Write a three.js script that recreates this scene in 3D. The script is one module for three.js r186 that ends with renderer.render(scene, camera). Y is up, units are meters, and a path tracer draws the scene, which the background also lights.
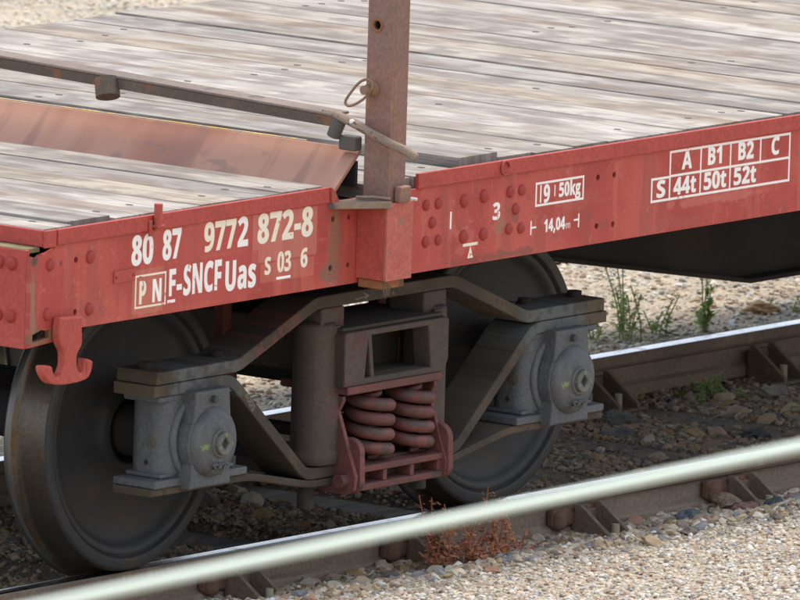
import * as THREE from 'three';
import { RoundedBoxGeometry } from 'three/addons/geometries/RoundedBoxGeometry.js';
import { TextGeometry } from 'three/addons/geometries/TextGeometry.js';
import { FontLoader } from 'three/addons/loaders/FontLoader.js';
import { mergeGeometries } from 'three/addons/utils/BufferGeometryUtils.js';

// ------------------------------------------------------------------ camera, sky, sun, exposure
// x runs along the track (away to the right), y up from the top of the rails, z towards the camera's side of the track
const scene = new THREE.Scene();
const camera = new THREE.PerspectiveCamera(2.1627, 4 / 3, 1, 900);
{
  const f = new THREE.Vector3(0.78801707, -0.14880045, -0.59740063);
  const r = new THREE.Vector3(0.60745416, 0.0300853, 0.7937848);
  const u = new THREE.Vector3(0.10014256, 0.98840948, -0.11409718);
  camera.position.set(-35.61994, 7.634793, 28.761645);
  camera.quaternion.setFromRotationMatrix(new THREE.Matrix4().makeBasis(r, u, f.clone().negate()));
}
camera.focus = 46.5;
camera.userData.fStop = 14.5;
const SUN = new THREE.Vector3(0.36, 0.90, -0.10).normalize();
{
  const W = 256, H = 128, d = new Float32Array(W * H * 4);
  for (let j = 0; j < H; j++) for (let i = 0; i < W; i++) {
    const el = ((j + 0.5) / H - 0.5) * Math.PI, az = ((i + 0.5) / W - 0.5) * 2 * Math.PI;
    const s = Math.max(0, Math.sin(el));
    const hz = Math.pow(1 - s, 3);
    const dir = new THREE.Vector3(Math.cos(el) * Math.cos(az), Math.sin(el), Math.cos(el) * Math.sin(az));
    const glow = Math.pow(Math.max(0, dir.dot(SUN)), 6) * 0.35;
    const k = (j * W + i) * 4;
    d[k] = 0.84 + 0.16 * hz + glow; d[k + 1] = 0.97 + 0.12 * hz + glow; d[k + 2] = 1.18 + 0.03 * hz + glow * 0.9; d[k + 3] = 1;
  }
  const sky = new THREE.DataTexture(d, W, H, THREE.RGBAFormat, THREE.FloatType);
  sky.mapping = THREE.EquirectangularReflectionMapping; sky.magFilter = sky.minFilter = THREE.LinearFilter; sky.needsUpdate = true;
  scene.background = sky; scene.environment = sky;
  scene.backgroundIntensity = 1; scene.environmentIntensity = 1;
}
const sun = new THREE.DirectionalLight(0xfff0de, 2.9);
sun.position.copy(SUN).multiplyScalar(40).add(new THREE.Vector3(2, 0, 0)); sun.target.position.set(2, 0, 0);
sun.castShadow = true; sun.shadow.radius = 24; sun.shadow.mapSize.set(2048, 2048);
Object.assign(sun.shadow.camera, { left: -14, right: 14, top: 14, bottom: -14, near: 1, far: 90 });
scene.add(sun, sun.target);
const renderer = new THREE.WebGLRenderer({ antialias: true });
renderer.setSize(1024, 768);
renderer.toneMapping = THREE.LinearToneMapping;
renderer.toneMappingExposure = 1.15;
renderer.shadowMap.enabled = true;

// ------------------------------------------------------------------ helpers
let seed = 7;
const rnd = () => { seed = (seed + 0x6d2b79f5) | 0; let t = Math.imul(seed ^ (seed >>> 15), 1 | seed); t = (t + Math.imul(t ^ (t >>> 7), 61 | t)) ^ t; return ((t ^ (t >>> 14)) >>> 0) / 4294967296; };
const rr = (a, b) => a + (b - a) * rnd();
const clamp = (v, a = 0, b = 1) => Math.min(b, Math.max(a, v));
const mix = (a, b, t) => a + (b - a) * t;
const sstep = (a, b, v) => { const t = clamp((v - a) / (b - a)); return t * t * (3 - 2 * t); };
const hash = (x, y, s) => { let h = Math.imul(x, 374761393) ^ Math.imul(y, 668265263) ^ Math.imul(s, 2147483647 - 58); h = Math.imul(h ^ (h >>> 13), 1274126177); return ((h ^ (h >>> 16)) >>> 0) / 4294967296; };
// value noise; px, py > 0 make it repeat after that many cells
function vnoise(x, y, s, px = 0, py = 0) {
  const xi = Math.floor(x), yi = Math.floor(y), fx = x - xi, fy = y - yi, u = fx * fx * (3 - 2 * fx), v = fy * fy * (3 - 2 * fy);
  const wx = (i) => (px ? ((i % px) + px) % px : i), wy = (i) => (py ? ((i % py) + py) % py : i);
  const a = hash(wx(xi), wy(yi), s), b = hash(wx(xi + 1), wy(yi), s), c = hash(wx(xi), wy(yi + 1), s), d = hash(wx(xi + 1), wy(yi + 1), s);
  return mix(mix(a, b, u), mix(c, d, u), v);
}
function fbm(x, y, s, oct = 4, px = 0, py = 0) { let v = 0, a = 0.5, n = 0; for (let o = 0; o < oct; o++) { v += a * vnoise(x, y, s + o * 17, px, py); n += a; a *= 0.5; x *= 2; y *= 2; px *= 2; py *= 2; } return v / n; }
const lerp3 = (a, b, t) => [mix(a[0], b[0], t), mix(a[1], b[1], t), mix(a[2], b[2], t)];
function dataTex(W, H, fn, srgb = true) {
  const d = new Uint8Array(W * H * 4);
  for (let j = 0; j < H; j++) for (let i = 0; i < W; i++) { const c = fn(i / W, j / H, i, j), k = (j * W + i) * 4; d[k] = clamp(c[0], 0, 255); d[k + 1] = clamp(c[1], 0, 255); d[k + 2] = clamp(c[2], 0, 255); d[k + 3] = 255; }
  const t = new THREE.DataTexture(d, W, H); t.wrapS = t.wrapT = THREE.RepeatWrapping; t.magFilter = THREE.LinearFilter; t.minFilter = THREE.LinearMipmapLinearFilter; t.generateMipmaps = true;
  if (srgb) t.colorSpace = THREE.SRGBColorSpace; t.needsUpdate = true; return t;
}
const bumpTex = (W, H, fn) => dataTex(W, H, (u, v, i, j) => { const b = fn(u, v, i, j) * 255; return [b, b, b]; }, false);
const mesh = (name, geo, mat, parent) => { const m = new THREE.Mesh(geo, mat); m.name = name; m.castShadow = m.receiveShadow = true; if (parent) parent.add(m); return m; };
const used = new Map();
const numbered = (n) => { const k = used.get(n) ?? 0; used.set(n, k + 1); return k ? n + '_' + String(k).padStart(3, '0') : n; };
function tag(o, name, label, category, group, kind) { o.name = numbered(name); if (label) o.userData.label = label; if (category) o.userData.category = category; if (group) o.userData.group = group; if (kind) o.userData.kind = kind; scene.add(o); return o; }
function thing(name, label, category, pos = [0, 0, 0], group) { const g = new THREE.Group(); g.position.set(...pos); return tag(g, name, label, category, group); }
// uv in metres, each face projected along its main axis
function boxUV(g, s = 1) {
  if (g.index) g = g.toNonIndexed();
  const p = g.attributes.position, n = g.attributes.normal, uv = new Float32Array(p.count * 2);
  for (let i = 0; i < p.count; i += 3) {
    let nx = 0, ny = 0, nz = 0; for (let k = 0; k < 3; k++) { nx += Math.abs(n.getX(i + k)); ny += Math.abs(n.getY(i + k)); nz += Math.abs(n.getZ(i + k)); }
    for (let k = 0; k < 3; k++) { const x = p.getX(i + k), y = p.getY(i + k), z = p.getZ(i + k); const [a, b] = nx > ny && nx > nz ? [z, y] : ny > nz ? [x, z] : [x, y]; uv[(i + k) * 2] = a * s; uv[(i + k) * 2 + 1] = b * s; }
  }
  g.setAttribute('uv', new THREE.BufferAttribute(uv, 2)); return g;
}
const bx = (x0, x1, y0, y1, z0, z1, r = 0.003) => { const w = x1 - x0, h = y1 - y0, d = z1 - z0, q = Math.min(r, w * 0.45, h * 0.45, d * 0.45); const g = new RoundedBoxGeometry(w, h, d, 1, q); g.translate((x0 + x1) / 2, (y0 + y1) / 2, (z0 + z1) / 2); return boxUV(g); };
const shapeOf = (pts) => { const s = new THREE.Shape(); pts.forEach(([x, y], i) => (i ? s.lineTo(x, y) : s.moveTo(x, y))); s.closePath(); return s; };
const holeOf = (pts) => { const s = new THREE.Path(); pts.forEach(([x, y], i) => (i ? s.lineTo(x, y) : s.moveTo(x, y))); s.closePath(); return s; };
const circleHole = (x, y, r) => { const p = new THREE.Path(); p.absarc(x, y, r, 0, Math.PI * 2, true); return p; };
// outline in (x, y), thickness along z from z0 to z1
const ext = (shape, z0, z1, bevel = 0.003, curve = 8) => { const b = Math.min(bevel, (z1 - z0) * 0.4); const g = new THREE.ExtrudeGeometry(shape, { depth: z1 - z0 - 2 * b, bevelEnabled: b > 0, bevelThickness: b, bevelSize: b, bevelOffset: -b, bevelSegments: 2, curveSegments: curve }); g.translate(0, 0, z0 + b); return boxUV(g); };
const cyl = (r0, r1, h, n = 20) => new THREE.CylinderGeometry(r0, r1, h, n);
const rotX = (g, a) => { g.rotateX(a); return g; }, rotZ = (g, a) => { g.rotateZ(a); return g; }, rotY = (g, a) => { g.rotateY(a); return g; };
const at = (g, x, y, z) => { g.translate(x, y, z); return g; };
const V = (x, y, z) => new THREE.Vector3(x, y, z);
const tube = (pts, r, n = 40, k = 10, closed = false) => new THREE.TubeGeometry(new THREE.CatmullRomCurve3(pts, closed), n, r, k, closed);
// a flat bar bent along a polyline in (x, y)
function bentBar(pts, th, z0, z1, bevel = 0.004) {
  const up = [], dn = [];
  pts.forEach((p, i) => {
    const a = pts[Math.max(0, i - 1)], b = pts[Math.min(pts.length - 1, i + 1)];
    const d1 = i ? new THREE.Vector2(p[0] - a[0], p[1] - a[1]).normalize() : null, d2 = i < pts.length - 1 ? new THREE.Vector2(b[0] - p[0], b[1] - p[1]).normalize() : null;
    const d = d1 && d2 ? d1.clone().add(d2).normalize() : d1 || d2; const n = new THREE.Vector2(-d.y, d.x), m = d1 && d2 ? 1 / Math.max(0.5, n.dot(new THREE.Vector2(-d1.y, d1.x))) : 1;
    up.push([p[0] + n.x * th / 2 * m, p[1] + n.y * th / 2 * m]); dn.push([p[0] - n.x * th / 2 * m, p[1] - n.y * th / 2 * m]);
  });
  return ext(shapeOf([...dn, ...up.reverse()]), z0, z1, bevel);
}
// round off the corners of a polyline
function soften(pts, r, n = 4) {
  const out = [pts[0]];
  for (let i = 1; i < pts.length - 1; i++) {
    const p = new THREE.Vector2(...pts[i]), a = new THREE.Vector2(...pts[i - 1]).sub(p), b = new THREE.Vector2(...pts[i + 1]).sub(p);
    const A = a.clone().setLength(Math.min(r, a.length() / 2)).add(p), B = b.clone().setLength(Math.min(r, b.length() / 2)).add(p);
    for (let k = 0; k <= n; k++) { const t = k / n; out.push([(1 - t) ** 2 * A.x + 2 * t * (1 - t) * p.x + t * t * B.x, (1 - t) ** 2 * A.y + 2 * t * (1 - t) * p.y + t * t * B.y]); }
  }
  out.push(pts.at(-1)); return out;
}
const std = (o) => new THREE.MeshStandardMaterial(o);

// ------------------------------------------------------------------ materials
// a mottled paint or rust, repeating every metre
function mottle(s, base, light, dark, spots, spotAmount, size = 512, f = 4) {
  return dataTex(size, size, (u, v) => {
    const a = fbm(u * f, v * f, s, 5, f, f), b = fbm(u * f * 4, v * f * 4, s + 90, 3, f * 4, f * 4), c = vnoise(u * 128, v * 128, s + 55, 128, 128);
    let col = lerp3(base, light, sstep(0.5, 0.8, a)); col = lerp3(col, dark, sstep(0.52, 0.2, a) * 0.8);
    const sp = sstep(spotAmount, spotAmount + 0.06, b * 0.7 + a * 0.3); col = lerp3(col, spots, sp);
    const g = 0.93 + 0.14 * c; return [col[0] * g, col[1] * g, col[2] * g];
  });
}
const grainBump = bumpTex(512, 512, (u, v) => 0.5 * fbm(u * 16, v * 16, 301, 4, 16, 16) + 0.5 * vnoise(u * 128, v * 128, 303, 128, 128));
const redTex = mottle(11, [174, 69, 60], [180, 77, 67], [167, 63, 55], [146, 68, 57], 0.78);
const M = {
  red: std({ map: redTex, roughness: 0.62, bumpMap: grainBump, bumpScale: 0.0004 }),
  rivet: std({ map: redTex, color: 0xf0d8d2, roughness: 0.6, bumpMap: grainBump, bumpScale: 0.0008 }),
  dustyRed: std({ map: dataTex(1024, 256, (u, v) => { const a = fbm(u * 3, v * 24, 23, 4, 3, 24), b = fbm(u * 3, v * 5, 25, 4, 3, 5); let c = lerp3([164, 114, 96], [182, 136, 116], sstep(0.35, 0.65, b)); c = lerp3(c, [144, 108, 96], sstep(0.5, 0.75, a) * 0.6); return lerp3(c, [132, 110, 102], sstep(0.68, 0.8, fbm(u * 24, v * 12, 27, 3, 24, 12)) * 0.5); }), roughness: 0.8, bumpMap: grainBump, bumpScale: 0.0003 }),
  stake: std({ map: mottle(31, [140, 103, 90], [152, 110, 97], [126, 100, 90], [154, 106, 74], 0.64, 512, 6), roughness: 0.7, bumpMap: grainBump, bumpScale: 0.001 }),
  pocketRed: std({ map: mottle(37, [174, 75, 63], [184, 92, 77], [162, 68, 58], [144, 92, 76], 0.67, 512, 6), roughness: 0.7, bumpMap: grainBump, bumpScale: 0.0005 }),
  pocketFace: std({ map: mottle(38, [182, 98, 84], [190, 114, 98], [170, 84, 72], [150, 108, 92], 0.64, 512, 6), roughness: 0.75, bumpMap: grainBump, bumpScale: 0.0005 }),
  barBrown: std({ map: mottle(41, [92, 78, 66], [112, 94, 78], [72, 64, 56], [120, 84, 58], 0.62), roughness: 0.75, bumpMap: grainBump, bumpScale: 0.001 }),
  boardTan: std({ map: mottle(44, [122, 107, 97], [134, 119, 108], [110, 96, 89], [100, 86, 80], 0.64, 512, 3), roughness: 0.8 }),
  tan: std({ map: mottle(43, [140, 118, 100], [160, 140, 122], [118, 98, 86], [92, 78, 70], 0.6), roughness: 0.75 }),
  bogie: std({ map: mottle(51, [66, 60, 55], [77, 70, 62], [55, 51, 48], [74, 58, 50], 0.64), roughness: 0.85, bumpMap: grainBump, bumpScale: 0.002 }),
  column: std({ map: mottle(52, [76, 66, 60], [86, 74, 66], [66, 58, 53], [90, 62, 57], 0.64), roughness: 0.8, bumpMap: grainBump, bumpScale: 0.001 }),
  bogieRed: std({ map: mottle(53, [110, 65, 60], [122, 76, 69], [92, 62, 56], [80, 64, 58], 0.58), roughness: 0.75, bumpMap: grainBump, bumpScale: 0.0015 }),
  spring: std({ map: mottle(57, [104, 58, 53], [118, 70, 63], [86, 57, 52], [84, 64, 58], 0.56, 512, 8), roughness: 0.6 }),
  dark: std({ map: mottle(59, [46, 43, 42], [56, 52, 48], [38, 36, 36], [58, 47, 42], 0.6), roughness: 0.9 }),
  maroon: std({ map: mottle(61, [96, 46, 46], [108, 58, 54], [76, 42, 40], [64, 50, 46], 0.58), roughness: 0.8 }),
  axle: std({ map: mottle(67, [92, 94, 97], [101, 102, 104], [80, 81, 84], [90, 83, 76], 0.64), roughness: 0.62, bumpMap: grainBump, bumpScale: 0.0025 }),
  wornGrey: std({ color: 0x8f8f90, roughness: 0.6 }),
  wheel: std({ map: mottle(71, [56, 56, 57], [62, 61, 61], [50, 50, 52], [68, 61, 54], 0.62), roughness: 0.58, metalness: 0.15 }),
  tread: std({ map: mottle(73, [92, 84, 76], [104, 94, 82], [80, 74, 70], [98, 80, 60], 0.64), roughness: 0.36, metalness: 0.75 }),
  polished: std({ color: 0x70706f, roughness: 0.38, metalness: 0.85 }),
  railTop: std({ map: mottle(75, [200, 202, 206], [214, 216, 220], [182, 182, 182], [160, 148, 134], 0.66), roughness: 0.24, metalness: 1 }),
  railSide: std({ map: mottle(77, [134, 117, 101], [146, 128, 111], [120, 104, 90], [144, 130, 110], 0.64), roughness: 0.9, bumpMap: grainBump, bumpScale: 0.0015 }),
  chair: std({ map: mottle(79, [118, 101, 86], [132, 113, 96], [102, 88, 76], [126, 116, 92], 0.64), roughness: 0.88, bumpMap: grainBump, bumpScale: 0.002 }),
  key: std({ map: mottle(83, [112, 82, 66], [128, 98, 78], [94, 70, 58], [84, 66, 56], 0.6), roughness: 0.85 }),
  boltPale: std({ color: 0xa89e84, roughness: 0.7 }),
  bolt: std({ color: 0x6a665f, roughness: 0.6, metalness: 0.3 }),
  wire: std({ color: 0x8a6a52, roughness: 0.6 }),
  bright: std({ color: 0xc8c4bc, roughness: 0.35, metalness: 0.7 }),
  block: std({ map: mottle(89, [150, 98, 62], [172, 118, 76], [128, 84, 56], [110, 80, 58], 0.6), roughness: 0.9 }),
  nail: std({ color: 0x5d5350, roughness: 0.85 }),
  yellow: std({ map: mottle(91, [204, 172, 96], [216, 190, 130], [180, 150, 96], [170, 158, 140], 0.5, 256, 10), roughness: 0.85 }),
  moss: std({ map: mottle(93, [142, 128, 96], [160, 148, 116], [116, 104, 76], [112, 116, 72], 0.56, 256, 10), roughness: 1 }),
  mint: std({ color: 0xe4f0e4, roughness: 0.95 }),
  sleeper: std({ map: dataTex(512, 128, (u, v) => { const g = fbm(u * 4, v * 40, 95, 4, 4, 40), c = 78 + 60 * g; return [c, c * 0.94, c * 0.88]; }), roughness: 0.95 }),
  blackRubber: std({ color: 0x5c5853, roughness: 0.85 }),
  white: std({ color: 0xe8e6e0, roughness: 0.8 }),
};
// deck planks: long weathered boards, length along u (2.75 m), width along v
const plankMats = [];
for (let k = 0; k < 6; k++) {
  const s = 400 + k * 31, warm = [0.35, 0.8, 0.5, 0.15, 0.65, 0.3][k];
  const t = dataTex(2048, 128, (u, v) => {
    const wob = (fbm(u * 6, v * 2, s + 3, 3) - 0.5) * 0.12;
    const fine = fbm(u * 22, (v + wob) * 30, s, 3), mid = fbm(u * 15, (v + wob) * 4, s + 7, 5), big = fbm(u * 10, v * 1.4, s + 11, 5), blot = fbm(u * 24, v * 2, s + 19, 5);
    const tone = [0, 8, -8, 4, -4, 2][k];
    let c = lerp3([146 + tone, 138 + tone, 130 + tone], [180 + tone, 173 + tone, 164 + tone], sstep(0.3, 0.66, mid));
    c = lerp3(c, [168, 152, 133], sstep(0.48, 0.72, big) * (0.1 + 0.35 * warm));
    c = lerp3(c, [116, 106, 102], sstep(0.48, 0.74, blot) * 0.55); c = lerp3(c, [126, 114, 107], sstep(0.5, 0.7, fbm(u * 9, v * 1.2, s + 41, 5)) * 0.45);
    c = lerp3(c, [184, 179, 172], sstep(0.54, 0.8, fbm(u * 12, v * 4, s + 23, 3)) * 0.5);
    c = lerp3(c, [108, 98, 91], sstep(0.56, 0.78, fine) * 0.28);
    c = lerp3(c, [104, 94, 86], sstep(0.62, 0.74, fbm(u * 8, (v + wob) * 64, s + 53, 2)) * 0.35); c = lerp3(c, [120, 98, 82], sstep(0.6, 0.74, fbm(u * 6, v * 1.1, s + 59, 5)) * 0.5);
    const crack = sstep(0.018, 0.004, Math.abs(v - 0.5 - (fbm(u * 5, 0.5, s + 29, 3) - 0.5) * 0.5)) * sstep(0.58, 0.64, vnoise(u * 4, 0.3, s + 31)); c = lerp3(c, [90, 82, 78], crack * 0.7);
    return c;
  });
  const b = bumpTex(1024, 64, (u, v) => 0.6 * fbm(u * 40, v * 30, s, 3) + 0.4 * fbm(u * 10, v * 10, s + 7, 3));
  for (const tint of [0xffffff, 0xf0eeec, 0xf6f0e6, 0xe4e4e6]) plankMats.push(std({ map: t, color: tint, bumpMap: b, bumpScale: 0.004, roughness: 0.9 }));
}

// ------------------------------------------------------------------ ground, ballast
const sleeperX = [-2.6, -1.85, -1.05, -0.28, 0.53, 1.42, 2.24, 3.02, 3.64, 4.275, 5.16, 5.95, 6.75, 7.5, 8.3, 9.1];
const SANDY = -0.035;
function groundY(x, z) {
  let y;
  const n = (fbm(x * 1.3 + 40, z * 1.3 + 40, 501, 4) - 0.5) * 0.05;
  if (z > -0.72 && z < 0.72) y = -0.150 - 0.045 * sstep(0.19, 0.11, Math.min(Math.abs(x - 2.26), Math.abs(x - 1.42))) * sstep(-0.66, -0.56, z) * sstep(0.56, 0.48, z);
  else if (z >= 0.72) y = mix(-0.132, SANDY, sstep(0.95, 1.32, z));
  else y = mix(-0.140, -0.085, sstep(-0.8, -1.1, z));
  y += n * (z > -0.72 && z < 0.72 ? 0.4 : 0.8);
  if (z > 5) { const t = z - 5; y += t < 3 ? 0.252 * t * t / 6 : 0.252 * (t - 1.5); }
  return y;
}
const line = (segs) => { const out = []; for (const [a, b, st] of segs) for (let v = a; v < b - 1e-6; v += st) out.push(v); out.push(segs.at(-1)[1]); return out; };
{
  const xs = line([[-140, -40, 10], [-40, -4, 1.5], [-4, 10, 0.06], [10, 30, 1], [30, 260, 12]]);
  const zs = line([[-260, -40, 12], [-40, -10, 1], [-10, -5, 0.25], [-5, 3.2, 0.05], [3.2, 12, 0.4], [12, 80, 4]]);
  const pos = [], uv = [], col = [], idx = [];
  for (const z of zs) for (const x of xs) {
    pos.push(x, groundY(x, z), z); uv.push(x / 1.6, z / 1.6);
    // trodden sand outside, brown earthy ballast bed round the rails, with a ragged border
    const n = (fbm(x * 2.2 + 9, z * 2.2 + 5, 511, 4) - 0.5) * 0.7;
    const bed = sstep(1.32, 1.08, z + n * 0.5) * sstep(-1.12, -0.9, z + n * 0.4);
    const c = lerp3([0.72, 0.645, 0.52], [0.26, 0.205, 0.15], bed), g = 0.72 + 0.5 * fbm(x * 3.1, z * 3.1, 521, 5); col.push(c[0] * g, c[1] * g, c[2] * g);
  }
  const nx = xs.length;
  for (let j = 0; j < zs.length - 1; j++) for (let i = 0; i < nx - 1; i++) { const a = j * nx + i; idx.push(a, a + nx, a + 1, a + 1, a + nx, a + nx + 1); }
  const g = new THREE.BufferGeometry(); g.setAttribute('position', new THREE.Float32BufferAttribute(pos, 3)); g.setAttribute('uv', new THREE.Float32BufferAttribute(uv, 2)); g.setAttribute('color', new THREE.Float32BufferAttribute(col, 3)); g.setIndex(idx); g.computeVertexNormals();
  const grit = dataTex(1024, 1024, (u, v) => {
    const a = vnoise(u * 256, v * 256, 531, 256, 256), b = vnoise(u * 128, v * 128, 533, 128, 128), c = fbm(u * 12, v * 12, 535, 4, 12, 12), h = vnoise(u * 256, v * 256, 537, 256, 256);
    let q = 200 + 60 * (a - 0.5) + 50 * (b - 0.5) + 40 * (c - 0.5); let r = [q, q * 0.985, q * 0.96];
    if (h > 0.82) r = lerp3(r, [188, 140, 112], 0.5); else if (h < 0.14) r = lerp3(r, [140, 146, 156], 0.6); return r;
  });
  const gb = bumpTex(1024, 1024, (u, v) => 0.5 * vnoise(u * 256, v * 256, 531, 256, 256) + 0.35 * vnoise(u * 128, v * 128, 533, 128, 128) + 0.15 * fbm(u * 12, v * 12, 535, 3, 12, 12));
  const ground = mesh('ground', g, std({ map: grit, bumpMap: gb, bumpScale: 0.008, vertexColors: true, roughness: 0.95 }));
  tag(ground, 'ground', 'pale sandy gravel ground round the railway track', 'ground', null, 'structure');
}
function stoneGeo(detail, s, flat = 0.72) {
  const g = new THREE.IcosahedronGeometry(1, detail), p = g.attributes.position;
  for (let i = 0; i < p.count; i++) {
    const v = V(p.getX(i), p.getY(i), p.getZ(i)); const k = 0.42 + 1.05 * vnoise(v.x * 1.9 + 5, v.y * 1.9 + v.z * 1.5 + 5, s); const q = 0.9 + 0.2 * vnoise(v.z * 2.3 + 9, v.x * 2.1 - v.y + 9, s + 3);
    p.setXYZ(i, v.x * k * 1.1, v.y * k * flat * q, v.z * k * 0.9 * q);
  }
  g.computeVertexNormals(); return g;
}
const stoneMat = std({ color: 0xffffff, roughness: 0.92, bumpMap: grainBump, bumpScale: 0.001 });
function scatter(name, label, cat, n, detail, place, palette, sMin, sMax, sink = 0.25, power = 2) {
  const g = stoneGeo(detail, 600 + n % 97), im = new THREE.InstancedMesh(g, stoneMat, n), m = new THREE.Matrix4(), q = new THREE.Quaternion(), c = new THREE.Color();
  let k = 0;
  for (let i = 0; i < n; i++) {
    const p = place(); if (!p) continue; const [x, z, lift = 0] = p, s = sMin + (sMax - sMin) * Math.pow(rnd(), power);
    q.setFromEuler(new THREE.Euler(rr(-0.4, 0.4), rr(0, 6.28), rr(-0.4, 0.4)));
    m.compose(V(x, groundY(x, z) + s * (0.5 - sink) + lift, z), q, V(s * rr(0.8, 1.3), s * rr(0.7, 1.1), s * rr(0.8, 1.3))); im.setMatrixAt(k, m);
    const pc = palette[Math.floor(rnd() * palette.length)], b = rr(0.8, 1.15); im.setColorAt(k, c.setRGB(pc[0] * b, pc[1] * b, pc[2] * b)); k++;
  }
  im.count = k; im.castShadow = im.receiveShadow = true; tag(im, name, label, cat, null, 'stuff'); return im;
}
const PALE = [[0.72, 0.65, 0.53], [0.78, 0.73, 0.63], [0.66, 0.57, 0.44], [0.66, 0.5, 0.39], [0.6, 0.59, 0.57], [0.82, 0.79, 0.72], [0.56, 0.45, 0.34], [0.74, 0.64, 0.48]];
const SAND = [...PALE, ...PALE, [0.24, 0.19, 0.15], [0.34, 0.33, 0.33], [0.42, 0.27, 0.19]];
const BALLAST = [[0.36, 0.27, 0.18], [0.44, 0.32, 0.2], [0.25, 0.25, 0.26], [0.42, 0.24, 0.16], [0.5, 0.4, 0.27], [0.22, 0.18, 0.15], [0.46, 0.33, 0.16], [0.36, 0.31, 0.26], [0.55, 0.45, 0.33], [0.48, 0.38, 0.25]];
const BED = [[0.29, 0.22, 0.16], [0.36, 0.27, 0.19], [0.22, 0.19, 0.17], [0.33, 0.19, 0.12], [0.4, 0.31, 0.21], [0.16, 0.13, 0.11], [0.37, 0.26, 0.13], [0.44, 0.38, 0.3]];
const onSleeper = (x, z) => sleeperX.some((s) => Math.abs(x - s) < 0.12) && Math.abs(z) < 0.66;
scatter('sand_gravel', 'fine pale gravel strewn over the sand in front of the track', 'gravel', 34000, 0, () => [rr(-0.6, 4.6), 1.0 + rr(0, 0.25) + 1.6 * rnd()], SAND, 0.003, 0.011);
scatter('shoulder_ballast', 'mixed brown and grey ballast stones along the foot of the near rail', 'ballast', 42000, 0, () => { const z = 0.79 + 0.55 * Math.pow(rnd(), 1.25); return [rr(-0.8, 4.6), z]; }, [...BALLAST, ...PALE.slice(0, 4)], 0.003, 0.018, 0.2, 4);
scatter('shoulder_stones', 'coarse broken stones strewn along the foot of the near rail', 'ballast', 900, 1, () => [rr(-0.8, 4.6), 0.80 + 0.6 * Math.pow(rnd(), 1.7)], BALLAST, 0.009, 0.030, 0.35, 3);
scatter('bed_ballast', 'dark brown ballast stones between the two rails', 'ballast', 85000, 0, () => { const x = rr(-1.6, 7), z = rr(-0.72, 0.72); return onSleeper(x, z) && rnd() < 0.93 ? null : [x, z]; }, BED, 0.0035, 0.014, 0.2, 3);
scatter('bed_ballast_coarse', 'coarse broken stones lying between the two rails', 'ballast', 900, 1, () => { const x = rr(-1.6, 7), z = rr(-0.66, 0.66); return onSleeper(x, z) && rnd() < 0.92 ? null : [x, z, -0.004]; }, BED, 0.012, 0.042, 0.3, 3.2);
scatter('far_gravel', 'bright fine gravel beyond the far rail', 'gravel', 46000, 0, () => [rr(2.0, 12), -0.84 - 5 * Math.pow(rnd(), 1.3)], SAND, 0.004, 0.013);
scatter('distant_gravel', 'bright gravel beyond the far side of the wagon', 'gravel', 26000, 0, () => [rr(6, 14), rr(-9, -4.5)], PALE, 0.004, 0.011);

// single stones that stand out
const stoneCount = {};
function stone(px, label, x, z, s, rgb, flat = 0.72, lift = 0) {
  const i = Object.keys(stoneCount).length; stoneCount[label] = 1;
  const g = stoneGeo(2, 700 + i * 13, flat); g.scale(s, s, s); g.rotateY(i * 1.3);
  const m = mesh('stone', boxUV(g), std({ color: new THREE.Color().setRGB(...rgb), map: stoneTex, roughness: 0.9, bumpMap: grainBump, bumpScale: 0.003 }));
  m.position.set(x, groundY(x, z) + s * 0.42 * flat + lift, z); tag(m, 'stone', label, 'stone', 'larger stones lying about the track');
}
const stoneTex = mottle(97, [220, 216, 210], [240, 238, 234], [190, 184, 178], [170, 160, 150], 0.6, 256, 12);
stone(0, 'blue grey stone at the foot of the near rail, right of the middle chair', 2.62, 0.90, 0.040, [0.2, 0.24, 0.28]);
stone(0, 'yellow ochre stone beside the bolt of the middle rail chair', 2.24, 1.12, 0.040, [0.5, 0.36, 0.18], 0.6);
stone(0, 'pink stone left of the rightmost near rail chair', 2.86, 0.92, 0.038, [0.42, 0.24, 0.2]);
stone(0, 'tan slab leaning on the pink stone by the rightmost chair', 2.85, 0.86, 0.042, [0.42, 0.31, 0.22], 0.5, 0.02);
stone(0, 'small upright slate stone right of the pink stone', 2.96, 0.96, 0.026, [0.18, 0.2, 0.23], 1.1);
stone(0, 'green grey stone below the chair left of the red weed', 1.05, 1.03, 0.036, [0.2, 0.22, 0.22], 0.8);
stone(0, 'flat grey stone on the sand in front of the red weed', 1.22, 1.28, 0.036, [0.34, 0.35, 0.34], 0.4);
stone(0, 'pinkish stone on the ballast left of the green grey stone', 0.78, 1.12, 0.034, [0.46, 0.27, 0.2], 0.6);
stone(0, 'small blue grey pebble on the bright sand', 2.05, 1.34, 0.022, [0.32, 0.35, 0.4], 0.5);
stone(0, 'dark brown pebble alone on the bright sand at lower right', 2.86, 1.48, 0.014, [0.1, 0.07, 0.06], 0.8);
stone(0, 'flat orange stone behind the far rail near the right edge', 5.95, -1.28, 0.06, [0.5, 0.31, 0.15], 0.35);
stone(0, 'black stone behind the far rail at the right edge', 6.5, -1.22, 0.045, [0.05, 0.045, 0.045], 0.4);
stone(0, 'brown stone low on the far gravel under the wagon', 6.3, -2.35, 0.035, [0.25, 0.15, 0.1], 0.4);
stone(0, 'rusty brown stone far off on the bright gravel', 6.9, -3.0, 0.04, [0.34, 0.17, 0.1], 0.4);
stone(0, 'grey stone beside the foot of the far rail chair', 4.05, -0.42, 0.05, [0.2, 0.2, 0.19]);
stone(0, 'flat slate stone in front of the far rail chair', 3.85, -0.28, 0.055, [0.17, 0.18, 0.2], 0.4);
stone(0, 'pale speckled stone beside the green clump near the far rail', 4.85, -0.42, 0.05, [0.4, 0.38, 0.34], 0.6);
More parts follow.
